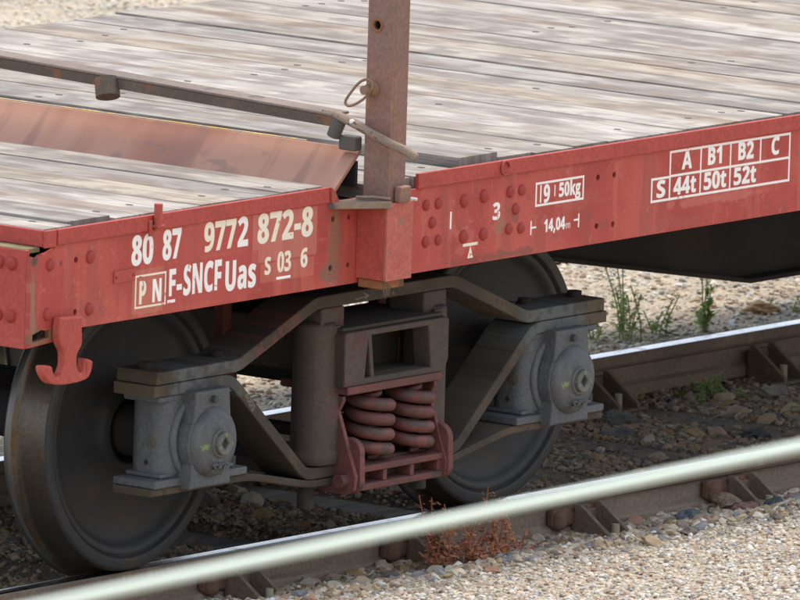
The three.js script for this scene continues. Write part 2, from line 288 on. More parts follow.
stone(0, 'dark slate stone between the rails left of the pale handrail', 4.15, 0.02, 0.045, [0.12, 0.13, 0.14], 0.5);

// ------------------------------------------------------------------ rails, chairs, sleepers
const railProfile = [[-0.031, 0], [0.031, 0], [0.034, -0.004], [0.034, -0.030], [0.028, -0.040], [0.010, -0.048], [0.0095, -0.096], [0.028, -0.106], [0.033, -0.114], [0.033, -0.138], [0.028, -0.142], [-0.028, -0.142], [-0.033, -0.138], [-0.033, -0.114], [-0.028, -0.106], [-0.0095, -0.096], [-0.010, -0.048], [-0.028, -0.040], [-0.034, -0.030], [-0.034, -0.004]];
for (const [zc, label] of [[0.7505, 'rusty rail with a worn bright top under the near wheels'], [-0.7505, 'rusty rail with a shining top on the far side of the track']]) {
  const t = thing('rail', label, 'rail', [0, 0, zc]);
  const g = new THREE.ExtrudeGeometry(shapeOf(railProfile), { depth: 90, bevelEnabled: false }); g.rotateY(Math.PI / 2); g.translate(-40, -0.0008, 0);
  mesh('rail_body', boxUV(g), M.railSide, t);
  const top = new THREE.ExtrudeGeometry(shapeOf([[-0.029, -0.004], [0.029, -0.004], [0.0275, -0.0012], [0.012, 0.0004], [-0.012, 0.0004], [-0.0275, -0.0012]]), { depth: 90, bevelEnabled: false }); top.rotateY(Math.PI / 2); top.translate(-40, 0.0003, 0);
  mesh('running_surface', boxUV(top), M.railTop, t);
}
function chair(x, zc, turned, label) {
  const t = thing('rail_chair', label, 'rail chair', [x, -0.172, zc], 'cast chairs holding the rails');
  if (turned) t.rotation.y = Math.PI;
  const Y = 0.172; // rail top above the chair's foot
  mesh('base', bx(-0.105, 0.105, 0, 0.03, -0.19, 0.21, 0.006), M.chair, t);
  for (const s of [1, -1]) {
    if (s > 0) mesh('jaw', bx(-0.056, 0.056, 0.03, 0.112, 0.037, 0.056, 0.005), M.chair, t);
    else mesh('jaw', bx(-0.056, 0.056, 0.03, 0.118, -0.052, -0.037, 0.005), M.chair, t);
    for (const xr of [-0.05, 0.05]) {
      const g = new THREE.ExtrudeGeometry(shapeOf([[0.05, 0.028], [0.19, 0.028], [0.185, 0.045], [0.068, Y - 0.042], [0.05, Y - 0.042]]), { depth: 0.013, bevelEnabled: true, bevelSize: 0.002, bevelThickness: 0.002, bevelSegments: 1 });
      g.rotateY(-Math.PI / 2); g.translate(xr + 0.0065, 0, 0); if (s < 0) g.scale(1, 1, -1), g.index || flip(g);
      mesh('rib', boxUV(g), M.chair, t);
    }
    mesh('bolt', at(cyl(0.012, 0.013, 0.05, 12), 0.012, 0.052, s * 0.152), M.boltPale, t);
  }
  // tapered wooden key driven in between web and jaw
  const k = new RoundedBoxGeometry(0.22, 0.058, 0.032, 2, 0.012); k.translate(-0.045, 0.095, 0.024 + 0.005); mesh('key', boxUV(k), M.key, t);
  const kk = new RoundedBoxGeometry(0.055, 0.062, 0.05, 3, 0.02); kk.translate(-0.125, 0.09, 0.037); mesh('key_head', boxUV(kk), M.key, t);
  return t;
}
function flip(g) { const p = g.attributes.position, n = g.attributes.normal; for (let i = 0; i < p.count; i += 3) { for (const a of [p, n]) { const t = [a.getX(i), a.getY(i), a.getZ(i)]; a.setXYZ(i, a.getX(i + 1), a.getY(i + 1), a.getZ(i + 1)); a.setXYZ(i + 1, ...t); } } return g; }
const chairNear = ['near rail chair at the bottom edge, below the left end of the spring tray', 'near rail chair at the left side of the red weed', 'near rail chair with the yellow ochre stone at its bolt', 'rightmost near rail chair, right of the pink stone'];
[0.53, 1.40, 2.22, 3.0].forEach((x, i) => chair(x, 0.7505, false, chairNear[i]));
[[4.275, 'far rail chair beside the right axle box'], [5.16, 'rightmost far rail chair with a pale bolt']].forEach(([x, l]) => chair(x, -0.7505, true, l));
for (const [x, l] of [[0.53], [1.42, 'weathered wooden sleeper showing in the ballast right of the left wheel'], [2.24, 'weathered wooden sleeper lying bare below the spring tray'], [3.02], [4.275], [5.16]]) {
  const t = mesh('sleeper', bx(x - 0.12, x + 0.12, -0.29, -0.1735, -1.15, 1.15, 0.008), M.sleeper);
  tag(t, 'sleeper', l ?? 'wooden sleeper almost wholly buried in ballast under a rail chair', 'sleeper', 'sleepers under the rails');
}

// ------------------------------------------------------------------ bogie
const CX = 0.8615, WB = 1.723, FZ = 1.055;
const bogie = thing('bogie', 'dusty arch bar bogie with two wheels and red coil springs under the wagon', 'bogie', [CX, 0, 0]);
// one map over the whole side frame: dusty brown iron with grey overspray by the axle boxes, faded red on one slope, chalk marks
const frameTex = (() => {
  const W = 2048, H = 512, c = document.createElement('canvas'); c.width = W; c.height = H; const g = c.getContext('2d');
  const im = g.createImageData(W, H);
  for (let j = 0; j < H; j++) for (let i = 0; i < W; i++) {
    const x = i / W * 2.3 - 1.15, y = 0.2 + (1 - j / H) * 0.6, a = fbm(x * 7 + 20, y * 7 + 20, 801, 5), b = fbm(x * 40 + 50, y * 40 + 50, 803, 3);
    let q = lerp3([68, 60, 51], [90, 77, 62], sstep(0.35, 0.7, a)); q = lerp3(q, [58, 50, 46], sstep(0.6, 0.75, b) * 0.6);
    const grey = sstep(0.60, 0.72, Math.abs(x) + (b - 0.5) * 0.12) * sstep(0.52, 0.54, y); q = lerp3(q, lerp3([96, 101, 102], [78, 78, 75], sstep(0.45, 0.62, a * 0.5 + b * 0.5)), grey * sstep(1.02, 0.96, Math.abs(x) + (a - 0.5) * 0.1) * 0.9);
    const red = sstep(-0.62, -0.60, x) * sstep(-0.40, -0.42, x) * sstep(0.60, 0.62, y) * sstep(0.3, 0.45, b); q = lerp3(q, [110, 66, 62], red * 0.8);
    const k = (j * W + i) * 4; im.data[k] = q[0]; im.data[k + 1] = q[1]; im.data[k + 2] = q[2]; im.data[k + 3] = 255;
  }
  g.putImageData(im, 0, 0);
  const X = (x) => (x + 1.15) / 2.3 * W, Yp = (y) => (1 - (y - 0.2) / 0.6) * H;
  g.fillStyle = 'rgba(170,160,142,0.5)'; g.strokeStyle = 'rgba(170,160,142,0.5)'; g.lineWidth = 3;
  g.save(); g.translate(X(-0.02), Yp(0.752)); g.scale(0.75, 1); g.font = 'bold 26px sans-serif'; g.fillText('180', 0, 0); g.font = 'bold 15px sans-serif'; g.fillText('m', 56, 0); g.restore();
  g.beginPath(); g.moveTo(X(-0.15), Yp(0.756)); g.lineTo(X(-0.09), Yp(0.762)); g.moveTo(X(-0.11), Yp(0.772)); g.lineTo(X(-0.085), Yp(0.762)); g.lineTo(X(-0.105), Yp(0.753)); g.stroke();
  g.save(); g.translate(X(-0.655), Yp(0.535)); g.rotate(0.92); g.font = 'bold 26px sans-serif'; g.fillText('8005', 0, 9); g.restore();
  const t = new THREE.CanvasTexture(c); t.colorSpace = THREE.SRGBColorSpace; t.magFilter = THREE.LinearFilter; return t;
})();
const frameMat = std({ map: frameTex, roughness: 0.85, bumpMap: null });
const frameUV = (g) => { const p = g.attributes.position, uv = g.attributes.uv; for (let i = 0; i < p.count; i++) uv.setXY(i, (p.getX(i) + 1.15) / 2.3, (p.getY(i) - 0.2) / 0.6); return g; };
for (const side of [1, -1]) {
  const z0 = side > 0 ? FZ - 0.15 : -FZ, z1 = side > 0 ? FZ : -FZ + 0.15;
  mesh('arch_bar', frameUV(bentBar(soften([[-1.072, 0.619], [-0.69, 0.619], [-0.33, 0.764], [0.33, 0.764], [0.69, 0.619], [1.072, 0.619]], 0.025), 0.037, z0, z1)), frameMat, bogie);
  mesh('inverted_arch_bar', frameUV(bentBar(soften([[-1.084, 0.5815], [-0.725, 0.5815], [-0.36, 0.262], [0.36, 0.262], [0.725, 0.5815], [1.084, 0.5815]], 0.035), 0.034, z0 - 0.001, z1 + 0.001)), frameMat, bogie);
  mesh('tie_bar', frameUV(bentBar(soften([[-1.08, 0.287], [-0.62, 0.287], [-0.34, 0.231], [0.34, 0.231], [0.62, 0.287], [1.08, 0.287]], 0.06), 0.022, z0 + 0.002, z1 - 0.002)), frameMat, bogie);
}
// columns between the bars
for (const sx of [-1, 1]) {
  const col = new THREE.Group(); col.name = 'column'; bogie.add(col);
  const prof = [[0.052, 0.281], [0.075, 0.285], [0.075, 0.318], [0.064, 0.335], [0.063, 0.60], [0.062, 0.685], [0.055, 0.70], [0.0, 0.70]].map(([r, y]) => new THREE.Vector2(r, y));
  const g = new THREE.LatheGeometry(prof, 28); g.scale(1.08, 1, 1); g.translate(sx * 0.262, 0, 1.0);
  mesh('column_foot', bx(sx * 0.245 - 0.06, sx * 0.245 + 0.06, 0.2805, 0.318, 0.94, 1.062, 0.008), M.column, col);
  mesh('column_shaft', boxUV(g), M.column, col);
  mesh('column_cap', bx(sx * 0.245 - 0.055, sx * 0.245 + 0.055, 0.66, 0.744, 0.92, 1.05, 0.008), M.column, col);
  const wl = sx < 0 ? -0.262 : 0.224; mesh('column_web', bx(wl, wl + 0.038, 0.30, 0.690, 1.040, 1.064, 0.004), M.column, col);
  // side plate that flares forward to carry the spring plank
  const e = new THREE.ExtrudeGeometry(shapeOf([[1.0, 0.479], [1.076, 0.479], [1.078, 0.470], [1.060, 0.437], [1.131, 0.250], [1.126, 0.212], [1.10, 0.197], [1.0, 0.197]]), { depth: 0.012, bevelEnabled: true, bevelSize: 0.002, bevelThickness: 0.002, bevelSegments: 1 }); e.rotateY(-Math.PI / 2); e.translate(sx * 0.2185 + 0.006, 0, 0);
  mesh('flared_plate', boxUV(e), M.bogieRed, col);
  mesh('column_bolt', at(rotZ(cyl(0.021, 0.021, 0.035, 6), Math.PI / 2), sx * 0.243, 0.238, 1.095), M.bogieRed, col);
  mesh('column_nut', at(cyl(0.024, 0.026, 0.075, 8), sx * 0.268, 0.185, 0.985), M.bogie, col);
}
// bolster and its pocketed end
mesh('bolster', bx(-0.155, 0.155, 0.52, 0.672, -1.04, 0.90, 0.012), M.bogie, bogie);
{
  const out = shapeOf([[-0.248, 0.512], [0.226, 0.512], [0.250, 0.545], [0.250, 0.664], [0.238, 0.672], [-0.242, 0.672], [-0.250, 0.664]]);
  out.holes.push(holeOf([[-0.104, 0.531], [-0.122, 0.654], [0.150, 0.654], [0.166, 0.531]]));
  out.holes.push(holeOf([[-0.150, 0.530], [-0.122, 0.532], [-0.140, 0.644]]));
  const b = new THREE.Group(); b.name = 'bolster_end'; bogie.add(b);
  mesh('bolster_face', ext(out, 1.035, 1.10, 0.005), M.column, b);
  mesh('bolster_back', bx(-0.24, 0.24, 0.515, 0.669, 0.905, 0.925, 0.004), M.bogie, b);
  for (const [x0, x1] of [[-0.249, -0.236], [0.236, 0.249]]) mesh('bolster_cheek', bx(x0, x1, 0.515, 0.670, 0.926, 1.034, 0.003), M.bogie, b);
  mesh('bolster_floor', bx(-0.235, 0.235, 0.513, 0.525, 0.926, 1.034, 0.002), M.bogie, b);
  mesh('spring_seat', bx(-0.232, 0.222, 0.4865, 0.5115, 0.85, 1.102, 0.006), M.bogieRed, b);
  mesh('bolster_top_plate', bx(-0.242, 0.242, 0.6725, 0.684, 0.82, 1.085, 0.004), M.bogie, b);
}
// coil springs
const coil = (() => {
  const R = 0.0575, r = 0.0190, turns = 4.15, y0 = 0.2935, y1 = 0.4730, pts = [];
  for (let i = 0; i <= 200; i++) { const t = i / 200, a = t * turns * Math.PI * 2 + 2.5; pts.push(V(R * Math.cos(a), mix(y0, y1, t), R * Math.sin(a))); }
  const g = tube(pts, r, 260, 10), uv = g.attributes.uv; for (let i = 0; i < uv.count; i++) uv.setXY(i, uv.getX(i) * 1.45, uv.getY(i) * 0.11); return g;
})();
const innerCoil = (() => { const pts = []; for (let i = 0; i <= 160; i++) { const t = i / 160, a = -t * 6.3 * Math.PI * 2; pts.push(V(0.025 * Math.cos(a), mix(0.286, 0.475, t), 0.025 * Math.sin(a))); } return tube(pts, 0.0095, 220, 8); })();
for (const [x, z, turn] of [[-0.054, 1.048, -2.6], [0.138, 1.048, -2.35], [-0.063, 0.90, 1], [0.143, 0.90, 2]]) {
  const s = mesh('coil_spring', coil, M.spring, bogie); s.position.set(x, 0, z); s.rotation.y = turn;
  mesh('inner_coil', innerCoil, M.spring, s);
}
// spring plank: an open cast tray with cheeks
{
  const t = new THREE.Group(); t.name = 'spring_plank'; bogie.add(t);
  mesh('tray_top', bx(-0.185, 0.215, 0.255, 0.2745, 0.80, 1.118, 0.004), M.bogieRed, t);
  mesh('tray_bottom', bx(-0.19, 0.222, 0.202, 0.2215, 0.80, 1.118, 0.004), M.bogieRed, t);
  for (const x of [-0.18, -0.055, 0.075, 0.205]) mesh('tray_rib', bx(x - 0.009, x + 0.009, 0.2215, 0.255, 0.86, 1.112, 0.002), M.bogieRed, t);
  mesh('tray_back', bx(-0.185, 0.215, 0.2215, 0.255, 0.85, 0.862, 0.002), M.bogieRed, t);
  mesh('plank_beam', bx(-0.16, 0.16, 0.21, 0.25, -1.0, 0.80, 0.006), M.dark, t);
  for (const x of [-0.196, 0.228]) {
    const s = new THREE.Shape(); s.moveTo(0.98, 0.20); s.lineTo(1.10, 0.20); s.absarc(1.10, 0.235, 0.035, -Math.PI / 2, 0, false); s.lineTo(1.132, 0.30); s.absarc(1.09, 0.315, 0.042, 0, Math.PI, false); s.lineTo(0.98, 0.29);
    const g = new THREE.ExtrudeGeometry(s, { depth: 0.018, bevelEnabled: true, bevelSize: 0.003, bevelThickness: 0.003, bevelSegments: 2, curveSegments: 10 }); g.rotateY(-Math.PI / 2); g.translate(x + 0.009, 0, 0);
    mesh('cheek', boxUV(g), M.bogieRed, t);
  }
}
// brake shoes and hangers, deep in the shade
for (const sx of [-1, 1]) {
  mesh('brake_shoe', bx(sx * 0.405 - 0.04, sx * 0.405 + 0.04, 0.30, 0.56, 0.70, 0.80, 0.01), M.maroon, bogie);
  mesh('brake_hanger', bx(sx * 0.37 - 0.02, sx * 0.37 + 0.02, 0.40, 0.80, 0.72, 0.76, 0.006), M.maroon, bogie);
  mesh('brake_beam', bx(sx * 0.36 - 0.03, sx * 0.36 + 0.03, 0.39, 0.45, -0.8, 0.8, 0.01), M.dark, bogie);
}
mesh('bolster_cross_rod', rotX(cyl(0.02, 0.02, 1.9, 10), Math.PI / 2).translate(-0.1, 0.34, 0), M.dark, bogie);

// wheels and axles
const font = await new FontLoader().loadAsync('fonts/droid/droid_sans_bold.typeface.json');
function wheelGeoms() {
  const L = (pts) => { const g = new THREE.LatheGeometry(pts.map(([r, z]) => new THREE.Vector2(r, z)), 96); g.rotateX(Math.PI / 2); return g; };
  // profile from the axle out over the face, in (radius, z)
  const face = L([[0.09, 0.70], [0.09, 0.80], [0.105, 0.802], [0.125, 0.79], [0.15, 0.772], [0.24, 0.762], [0.315, 0.774], [0.337, 0.790], [0.345, 0.803], [0.362, 0.806], [0.3655, 0.800], [0.3685, 0.800], [0.372, 0.812], [0.378, 0.8145], [0.400, 0.8145], [0.406, 0.811], [0.409, 0.806]]);
  const tread = L([[0.409, 0.806], [0.412, 0.79], [0.418, 0.735], [0.421, 0.722], [0.428, 0.713], [0.440, 0.707]]);
  const flange = L([[0.440, 0.707], [0.447, 0.700], [0.448, 0.692], [0.442, 0.683], [0.36, 0.680], [0.30, 0.70], [0.15, 0.70], [0.09, 0.68]]);
  return { face, tread, flange };
}
const WG = wheelGeoms();
for (const x of [0, WB]) {
  for (const s of [1, -1]) {
    const w = new THREE.Group(); w.name = 'wheel'; w.position.set(x - CX, 0.42, 0); if (s < 0) w.rotation.y = Math.PI; bogie.add(w);
    mesh('wheel_disc', boxUV(WG.face.clone()), M.wheel, w); mesh('tread', boxUV(WG.tread.clone()), M.tread, w); mesh('flange', WG.flange, M.polished, w);
  }
  mesh('axle', at(rotX(cyl(0.075, 0.075, 2.0, 24), Math.PI / 2), x - CX, 0.42, 0), M.dark, bogie);
}

// axle boxes
const domeTex = dataTex(1024, 256, (u, v) => {
  // u runs once round the cover, v from its rim to its middle
  const ang = u * Math.PI * 2, a = fbm(u * 12, v * 6, 821, 4, 12, 0), b = fbm(u * 40, v * 16, 823, 3, 40, 0);
  let c = lerp3([88, 90, 94], [97, 98, 101], sstep(0.4, 0.65, a));
  c = lerp3(c, [74, 73, 74], sstep(0.5, 0.66, fbm(u * 9, v * 4, 827, 4, 9, 0)) * 0.6); // grease and dust blotches
  c = lerp3(c, [98, 88, 76], sstep(0.66, 0.76, b) * 0.4);
  for (const [ca, cv, wa, wv] of [[3.22, 0.40, 0.14, 0.14], [6.15, 0.48, 0.10, 0.08]]) { const da = (ang - ca) / wa, dv = (v - cv) / wv, d = Math.sqrt(da * da + dv * dv) + (b - 0.5) * 1.2; c = lerp3(c, [134, 158, 84], sstep(1.1, 0.55, d) * 0.75); }
  return c;
});
const domeMat = std({ map: domeTex, roughness: 0.55, bumpMap: grainBump, bumpScale: 0.002 });
const capMat = std({ map: mottle(101, [100, 99, 95], [112, 110, 104], [86, 85, 82], [124, 142, 86], 0.62, 256, 20), roughness: 0.6 });
function axleBox(x, label) {
  const b = new THREE.Group(); b.name = 'axle_box'; b.position.set(x - CX, 0.42, 0); b.userData.label = label; bogie.add(b);
  // body with rounded flanks
  const rs = (x0, x1, y0, y1, r) => { const s = new THREE.Shape(); s.moveTo(x0 + r, y0); s.lineTo(x1 - r, y0); s.absarc(x1 - r, y0 + r, r, -Math.PI / 2, 0); s.lineTo(x1, y1 - r); s.absarc(x1 - r, y1 - r, r, 0, Math.PI / 2); s.lineTo(x0 + r, y1); s.absarc(x0 + r, y1 - r, r, Math.PI / 2, Math.PI); s.lineTo(x0, y0 + r); s.absarc(x0 + r, y0 + r, r, Math.PI, Math.PI * 1.5); return s; };
  const body = new THREE.ExtrudeGeometry(rs(-0.158, 0.158, -1.042, -0.915, 0.045), { depth: 0.236, bevelEnabled: true, bevelSize: 0.004, bevelThickness: 0.004, bevelSegments: 2, curveSegments: 8 }); body.rotateX(-Math.PI / 2); body.translate(0, -0.094, 0);
  const bd = mesh('box_body', boxUV(body), M.axle, b);
  mesh('weep_hole', at(rotZ(cyl(0.007, 0.007, 0.004, 12), Math.PI / 2), -0.1625, -0.055, 0.985), M.dark, bd);
  const ring = new THREE.TorusGeometry(0.121, 0.013, 10, 40); ring.translate(0, 0.01, 1.046); mesh('cover_rim', boxUV(ring), M.axle, b);
  mesh('top_pad', bx(-0.19, 0.19, 0.124, 0.1435, 0.915, 1.048, 0.006), M.axle, b);
  mesh('base_flange', bx(-0.215, 0.215, -0.1215, -0.098, 0.905, 1.062, 0.005), M.axle, b);
  mesh('base_step', bx(-0.172, 0.172, -0.098, -0.084, 0.914, 1.046, 0.006), M.axle, b);
  // shield shaped front cover
  const s = new THREE.Shape(); s.moveTo(-0.078, 0.152); s.lineTo(-0.084, 0.06); s.absarc(0, 0, 0.106, 2.55, 3.75, false); s.lineTo(-0.094, -0.130); s.lineTo(0.092, -0.130); s.lineTo(0.086, -0.06); s.absarc(0, 0, 0.106, -0.6, 0.6, false); s.lineTo(0.078, 0.152); s.closePath();
  mesh('cover_plate', ext(s, 1.04, 1.096, 0.006), M.axle, b);
  const dome = new THREE.LatheGeometry([[0.102, 1.085], [0.1025, 1.096], [0.098, 1.108], [0.086, 1.118], [0.068, 1.125], [0.05, 1.1285], [0.0, 1.129]].map(([r, z]) => new THREE.Vector2(r, z)), 48);
  dome.rotateX(Math.PI / 2); // turns (r, y) about the y axis into a cover facing +z
  { const p = dome.attributes.position, uv = dome.attributes.uv; for (let i = 0; i < p.count; i++) { const X = p.getX(i), Y = p.getY(i), r = Math.hypot(X, Y); let a = Math.atan2(Y, X) / (2 * Math.PI); if (a < 0) a += 1; uv.setXY(i, a, 1 - r / 0.109); } fixSeam(dome); }
  mesh('cover_dome', dome, domeMat, b);
  const cs = new THREE.Shape(); cs.absarc(0, 0, 0.034, 0, Math.PI * 2, false); cs.holes.push(holeOf([[0.017, 0], [0, -0.019], [-0.017, 0], [0, 0.019]]));
  const cap = mesh('centre_cap', ext(cs, 1.124, 1.147, 0.004, 20), capMat, b);
  mesh('cap_recess', at(rotX(cyl(0.024, 0.024, 0.004, 16), Math.PI / 2), 0, 0, 1.1305), M.axle, cap);
  const cr = new THREE.TorusGeometry(0.036, 0.006, 8, 32); cr.translate(0, 0, 1.129); mesh('cap_collar', boxUV(cr), capMat, cap);
  mesh('cover_bolt', at(rotX(cyl(0.011, 0.011, 0.018, 12), Math.PI / 2), -0.002, 0.125, 1.102), M.axle, b);
  const tx = new TextGeometry('SKF', { font, size: 0.024, depth: 0.009, curveSegments: 4, bevelEnabled: true, bevelSize: 0.0008, bevelThickness: 0.0008, bevelSegments: 1 }); tx.computeBoundingBox(); tx.translate(-tx.boundingBox.max.x / 2, 0, 0); tx.scale(1.25, 1, 1); tx.rotateX(0.5); tx.translate(0, -0.076, 1.1165);
  mesh('cast_lettering', boxUV(tx), M.axle, b);
  mesh('base_bolt', at(cyl(0.014, 0.014, 0.03, 6), 0.19, -0.085, 1.02), M.axle, b);
  for (const sx of [-1, 1]) mesh('clamp_bolt', at(cyl(0.024, 0.024, 0.018, 6), sx * 0.165, 0.2265, 0.975), M.bogie, b);
  return b;
}
function fixSeam(g) { // triangles that straddle the start of the turn
  const n = g.index ? g.toNonIndexed() : g, uv = n.attributes.uv; for (let i = 0; i < uv.count; i += 3) { const a = [0, 1, 2].map((k) => uv.getX(i + k)); if (Math.max(...a) - Math.min(...a) > 0.5) for (let k = 0; k < 3; k++) if (a[k] < 0.5) uv.setX(i + k, a[k] + 1); }
  g.setIndex(null); for (const k of ['position', 'normal', 'uv']) g.setAttribute(k, n.attributes[k]);
}
axleBox(0, 'grey axle box on the left wheel'); axleBox(WB, 'grey axle box on the right wheel');
mesh('frame_bolt', at(cyl(0.02, 0.02, 0.018, 8), 1.08 - 0.02 - 0.26, 0.646, 0.96), M.bogie, bogie);

// ------------------------------------------------------------------ wagon
const wagon = thing('flat_wagon', 'red flat wagon with weathered plank deck and white lettering on its side', 'wagon');
const ZS = 1.261, YB = 0.857, YW = 1.1035;
// painted side panels: weathered red with white stencilling
function panelTex(x0, x1, y0, y1, W, H, draw, stains) {
  const c = document.createElement('canvas'); c.width = W; c.height = H; const g = c.getContext('2d'), im = g.createImageData(W, H);
  for (let j = 0; j < H; j++) for (let i = 0; i < W; i++) {
    const x = mix(x0, x1, i / W), y = mix(y1, y0, j / H);
    const a = fbm(x * 5 + 30, y * 5 + 30, 901, 5), b = fbm(x * 30 + 30, y * 30 + 30, 903, 4), st = fbm(x * 26 + 10, y * 3 + 10, 905, 4), f = vnoise(x * 260, y * 260, 907);
    let q = lerp3([174, 68, 59], [186, 82, 70], sstep(0.42, 0.7, a)); q = lerp3(q, [163, 59, 52], sstep(0.5, 0.28, a) * 0.7);
    q = lerp3(q, [194, 104, 90], sstep(0.56, 0.75, st) * 0.45); q = lerp3(q, [148, 72, 60], sstep(0.60, 0.72, fbm(x * 18 + 70, y * 2.2 + 70, 915, 4)) * 0.4);
    q = lerp3(q, [140, 76, 66], sstep(0.70, 0.78, b) * 0.45); q = lerp3(q, [200, 130, 116], sstep(0.76, 0.84, fbm(x * 60, y * 60, 909, 2)) * 0.3);
    for (const [cx, cy, rx, ry, col, amt] of stains) { const d = Math.hypot((x - cx) / rx, (y - cy) / ry) + (b - 0.5) * 1.5 + (a - 0.5) * 0.8; q = lerp3(q, col, sstep(1, 0.55, d) * amt); }
    const k = (j * W + i) * 4, gr = 0.96 + 0.08 * f; im.data[k] = q[0] * gr; im.data[k + 1] = q[1] * gr; im.data[k + 2] = q[2] * gr; im.data[k + 3] = 255;
  }
  g.putImageData(im, 0, 0);
  const X = (x) => (x - x0) / (x1 - x0) * W, Y = (y) => (y1 - y) / (y1 - y0) * H, S = H / (y1 - y0), SX = W / (x1 - x0);
  // condensed bold text, left edge xl, right edge xr, baseline yb, capital height h
  const text = (t, xl, xr, yb, h, col = '#f2ede6', weight = 'bold') => { g.save(); g.fillStyle = col; const fs = h * S / 0.714; g.font = `${weight} ${fs}px sans-serif`; const w = g.measureText(t).width; g.translate(X(xl), Y(yb)); g.scale((xr - xl) * SX / w, 1); g.fillText(t, 0, 0); if (weight === 'bold') { g.strokeStyle = col; g.lineWidth = fs * 0.035; g.strokeText(t, 0, 0); } g.restore(); };
  const rect = (xa, xb, ya, yb, col) => { g.fillStyle = col; g.fillRect(X(xa), Y(yb), X(xb) - X(xa), Y(ya) - Y(yb)); };
  const frame = (xa, xb, ya, yb, lw, col) => { rect(xa, xb, yb - lw, yb, col); rect(xa, xb, ya, ya + lw, col); rect(xa, xa + lw, ya, yb, col); rect(xb - lw, xb, ya, yb, col); };
  draw({ g, X, Y, S, SX, text, rect, frame });
  // worn specks where the white has flaked off
  const d2 = g.getImageData(0, 0, W, H);
  for (let j = 0; j < H; j++) for (let i = 0; i < W; i++) { const k = (j * W + i) * 4; if (d2.data[k + 1] > 150) { const x = mix(x0, x1, i / W), y = mix(y1, y0, j / H), w = fbm(x * 70 + 7, y * 70 + 7, 911, 3), z = fbm(x * 9, y * 9, 913, 3); const t = sstep(0.70, 0.78, w * 0.6 + z * 0.4) * 0.6; for (let m = 0; m < 3; m++) d2.data[k + m] = mix(d2.data[k + m], im.data[k + m], t); } }
  g.putImageData(d2, 0, 0);
  const t = new THREE.CanvasTexture(c); t.colorSpace = THREE.SRGBColorSpace; t.magFilter = THREE.LinearFilter; t.anisotropy = 8; return t;
}
const WHT = '#f4f0ea', OLD = '#efe5cf';
const XL0 = -1.0665, XM = 0.50, XR1 = 2.75;
const texL = panelTex(XL0, XM, 0.82, 1.11, 2048, 380, ({ g, X, Y, S, text, rect, frame }) => {
  // older, paler and fresher patches of paint behind the lettering
  g.globalAlpha = 0.5; rect(-0.60, -0.46, 0.868, 0.995, '#c47a62'); rect(-0.05, 0.25, 0.96, 1.10, '#cf8a78'); rect(-0.01, 0.24, 0.9, 0.955, '#c87664'); g.globalAlpha = 0.6; rect(-0.43, -0.02, 0.875, 0.998, '#b04640'); rect(-0.62, -0.06, 1.008, 1.09, '#b24843'); g.globalAlpha = 1;
  text('80', -0.61, -0.508, 1.012, 0.082, WHT); text('87', -0.468, -0.380, 1.014, 0.082, WHT); text('977', -0.277, -0.126, 1.018, 0.080, OLD); text('2', -0.122, -0.070, 1.018, 0.082, WHT); text('872-8', -0.030, 0.233, 1.018, 0.082, OLD);
  frame(-0.588, -0.446, 0.884, 0.980, 0.006, OLD); text('P', -0.573, -0.535, 0.897, 0.064, OLD); text('N', -0.512, -0.462, 0.897, 0.064, '#f8f4ee');
  text('F', -0.437, -0.399, 0.907, 0.074, WHT); rect(-0.438, -0.402, 0.886, 0.895, WHT); text('-', -0.398, -0.372, 0.900, 0.074, WHT); text('SNCF', -0.368, -0.188, 0.903, 0.083, WHT); text('Uas', -0.178, -0.028, 0.896, 0.082, WHT);
  text('S', 0.008, 0.040, 0.924, 0.048, OLD); text('03', 0.068, 0.134, 0.925, 0.056, OLD); rect(0.066, 0.132, 0.903, 0.911, '#fbf8f4'); text('6', 0.176, 0.211, 0.928, 0.053, OLD);
  g.strokeStyle = '#7c4a3e'; g.lineWidth = 3; g.beginPath(); g.arc(X(-0.565), Y(0.965), 14, 3.4, 5.9); g.lineTo(X(-0.548), Y(0.945)); g.stroke();
}, [[0.33, 0.99, 0.03, 0.13, [132, 96, 74], 0.75], [0.32, 0.90, 0.05, 0.05, [120, 96, 84], 0.7], [-1.045, 1.075, 0.016, 0.03, [78, 62, 54], 0.8], [-1.02, 0.85, 0.06, 0.02, [120, 96, 70], 0.8], [-0.93, 1.05, 0.008, 0.01, [96, 50, 46], 0.7], [-1.05, 0.95, 0.012, 0.1, [148, 116, 100], 0.7], [-0.52, 0.88, 0.05, 0.04, [150, 96, 76], 0.5]]);
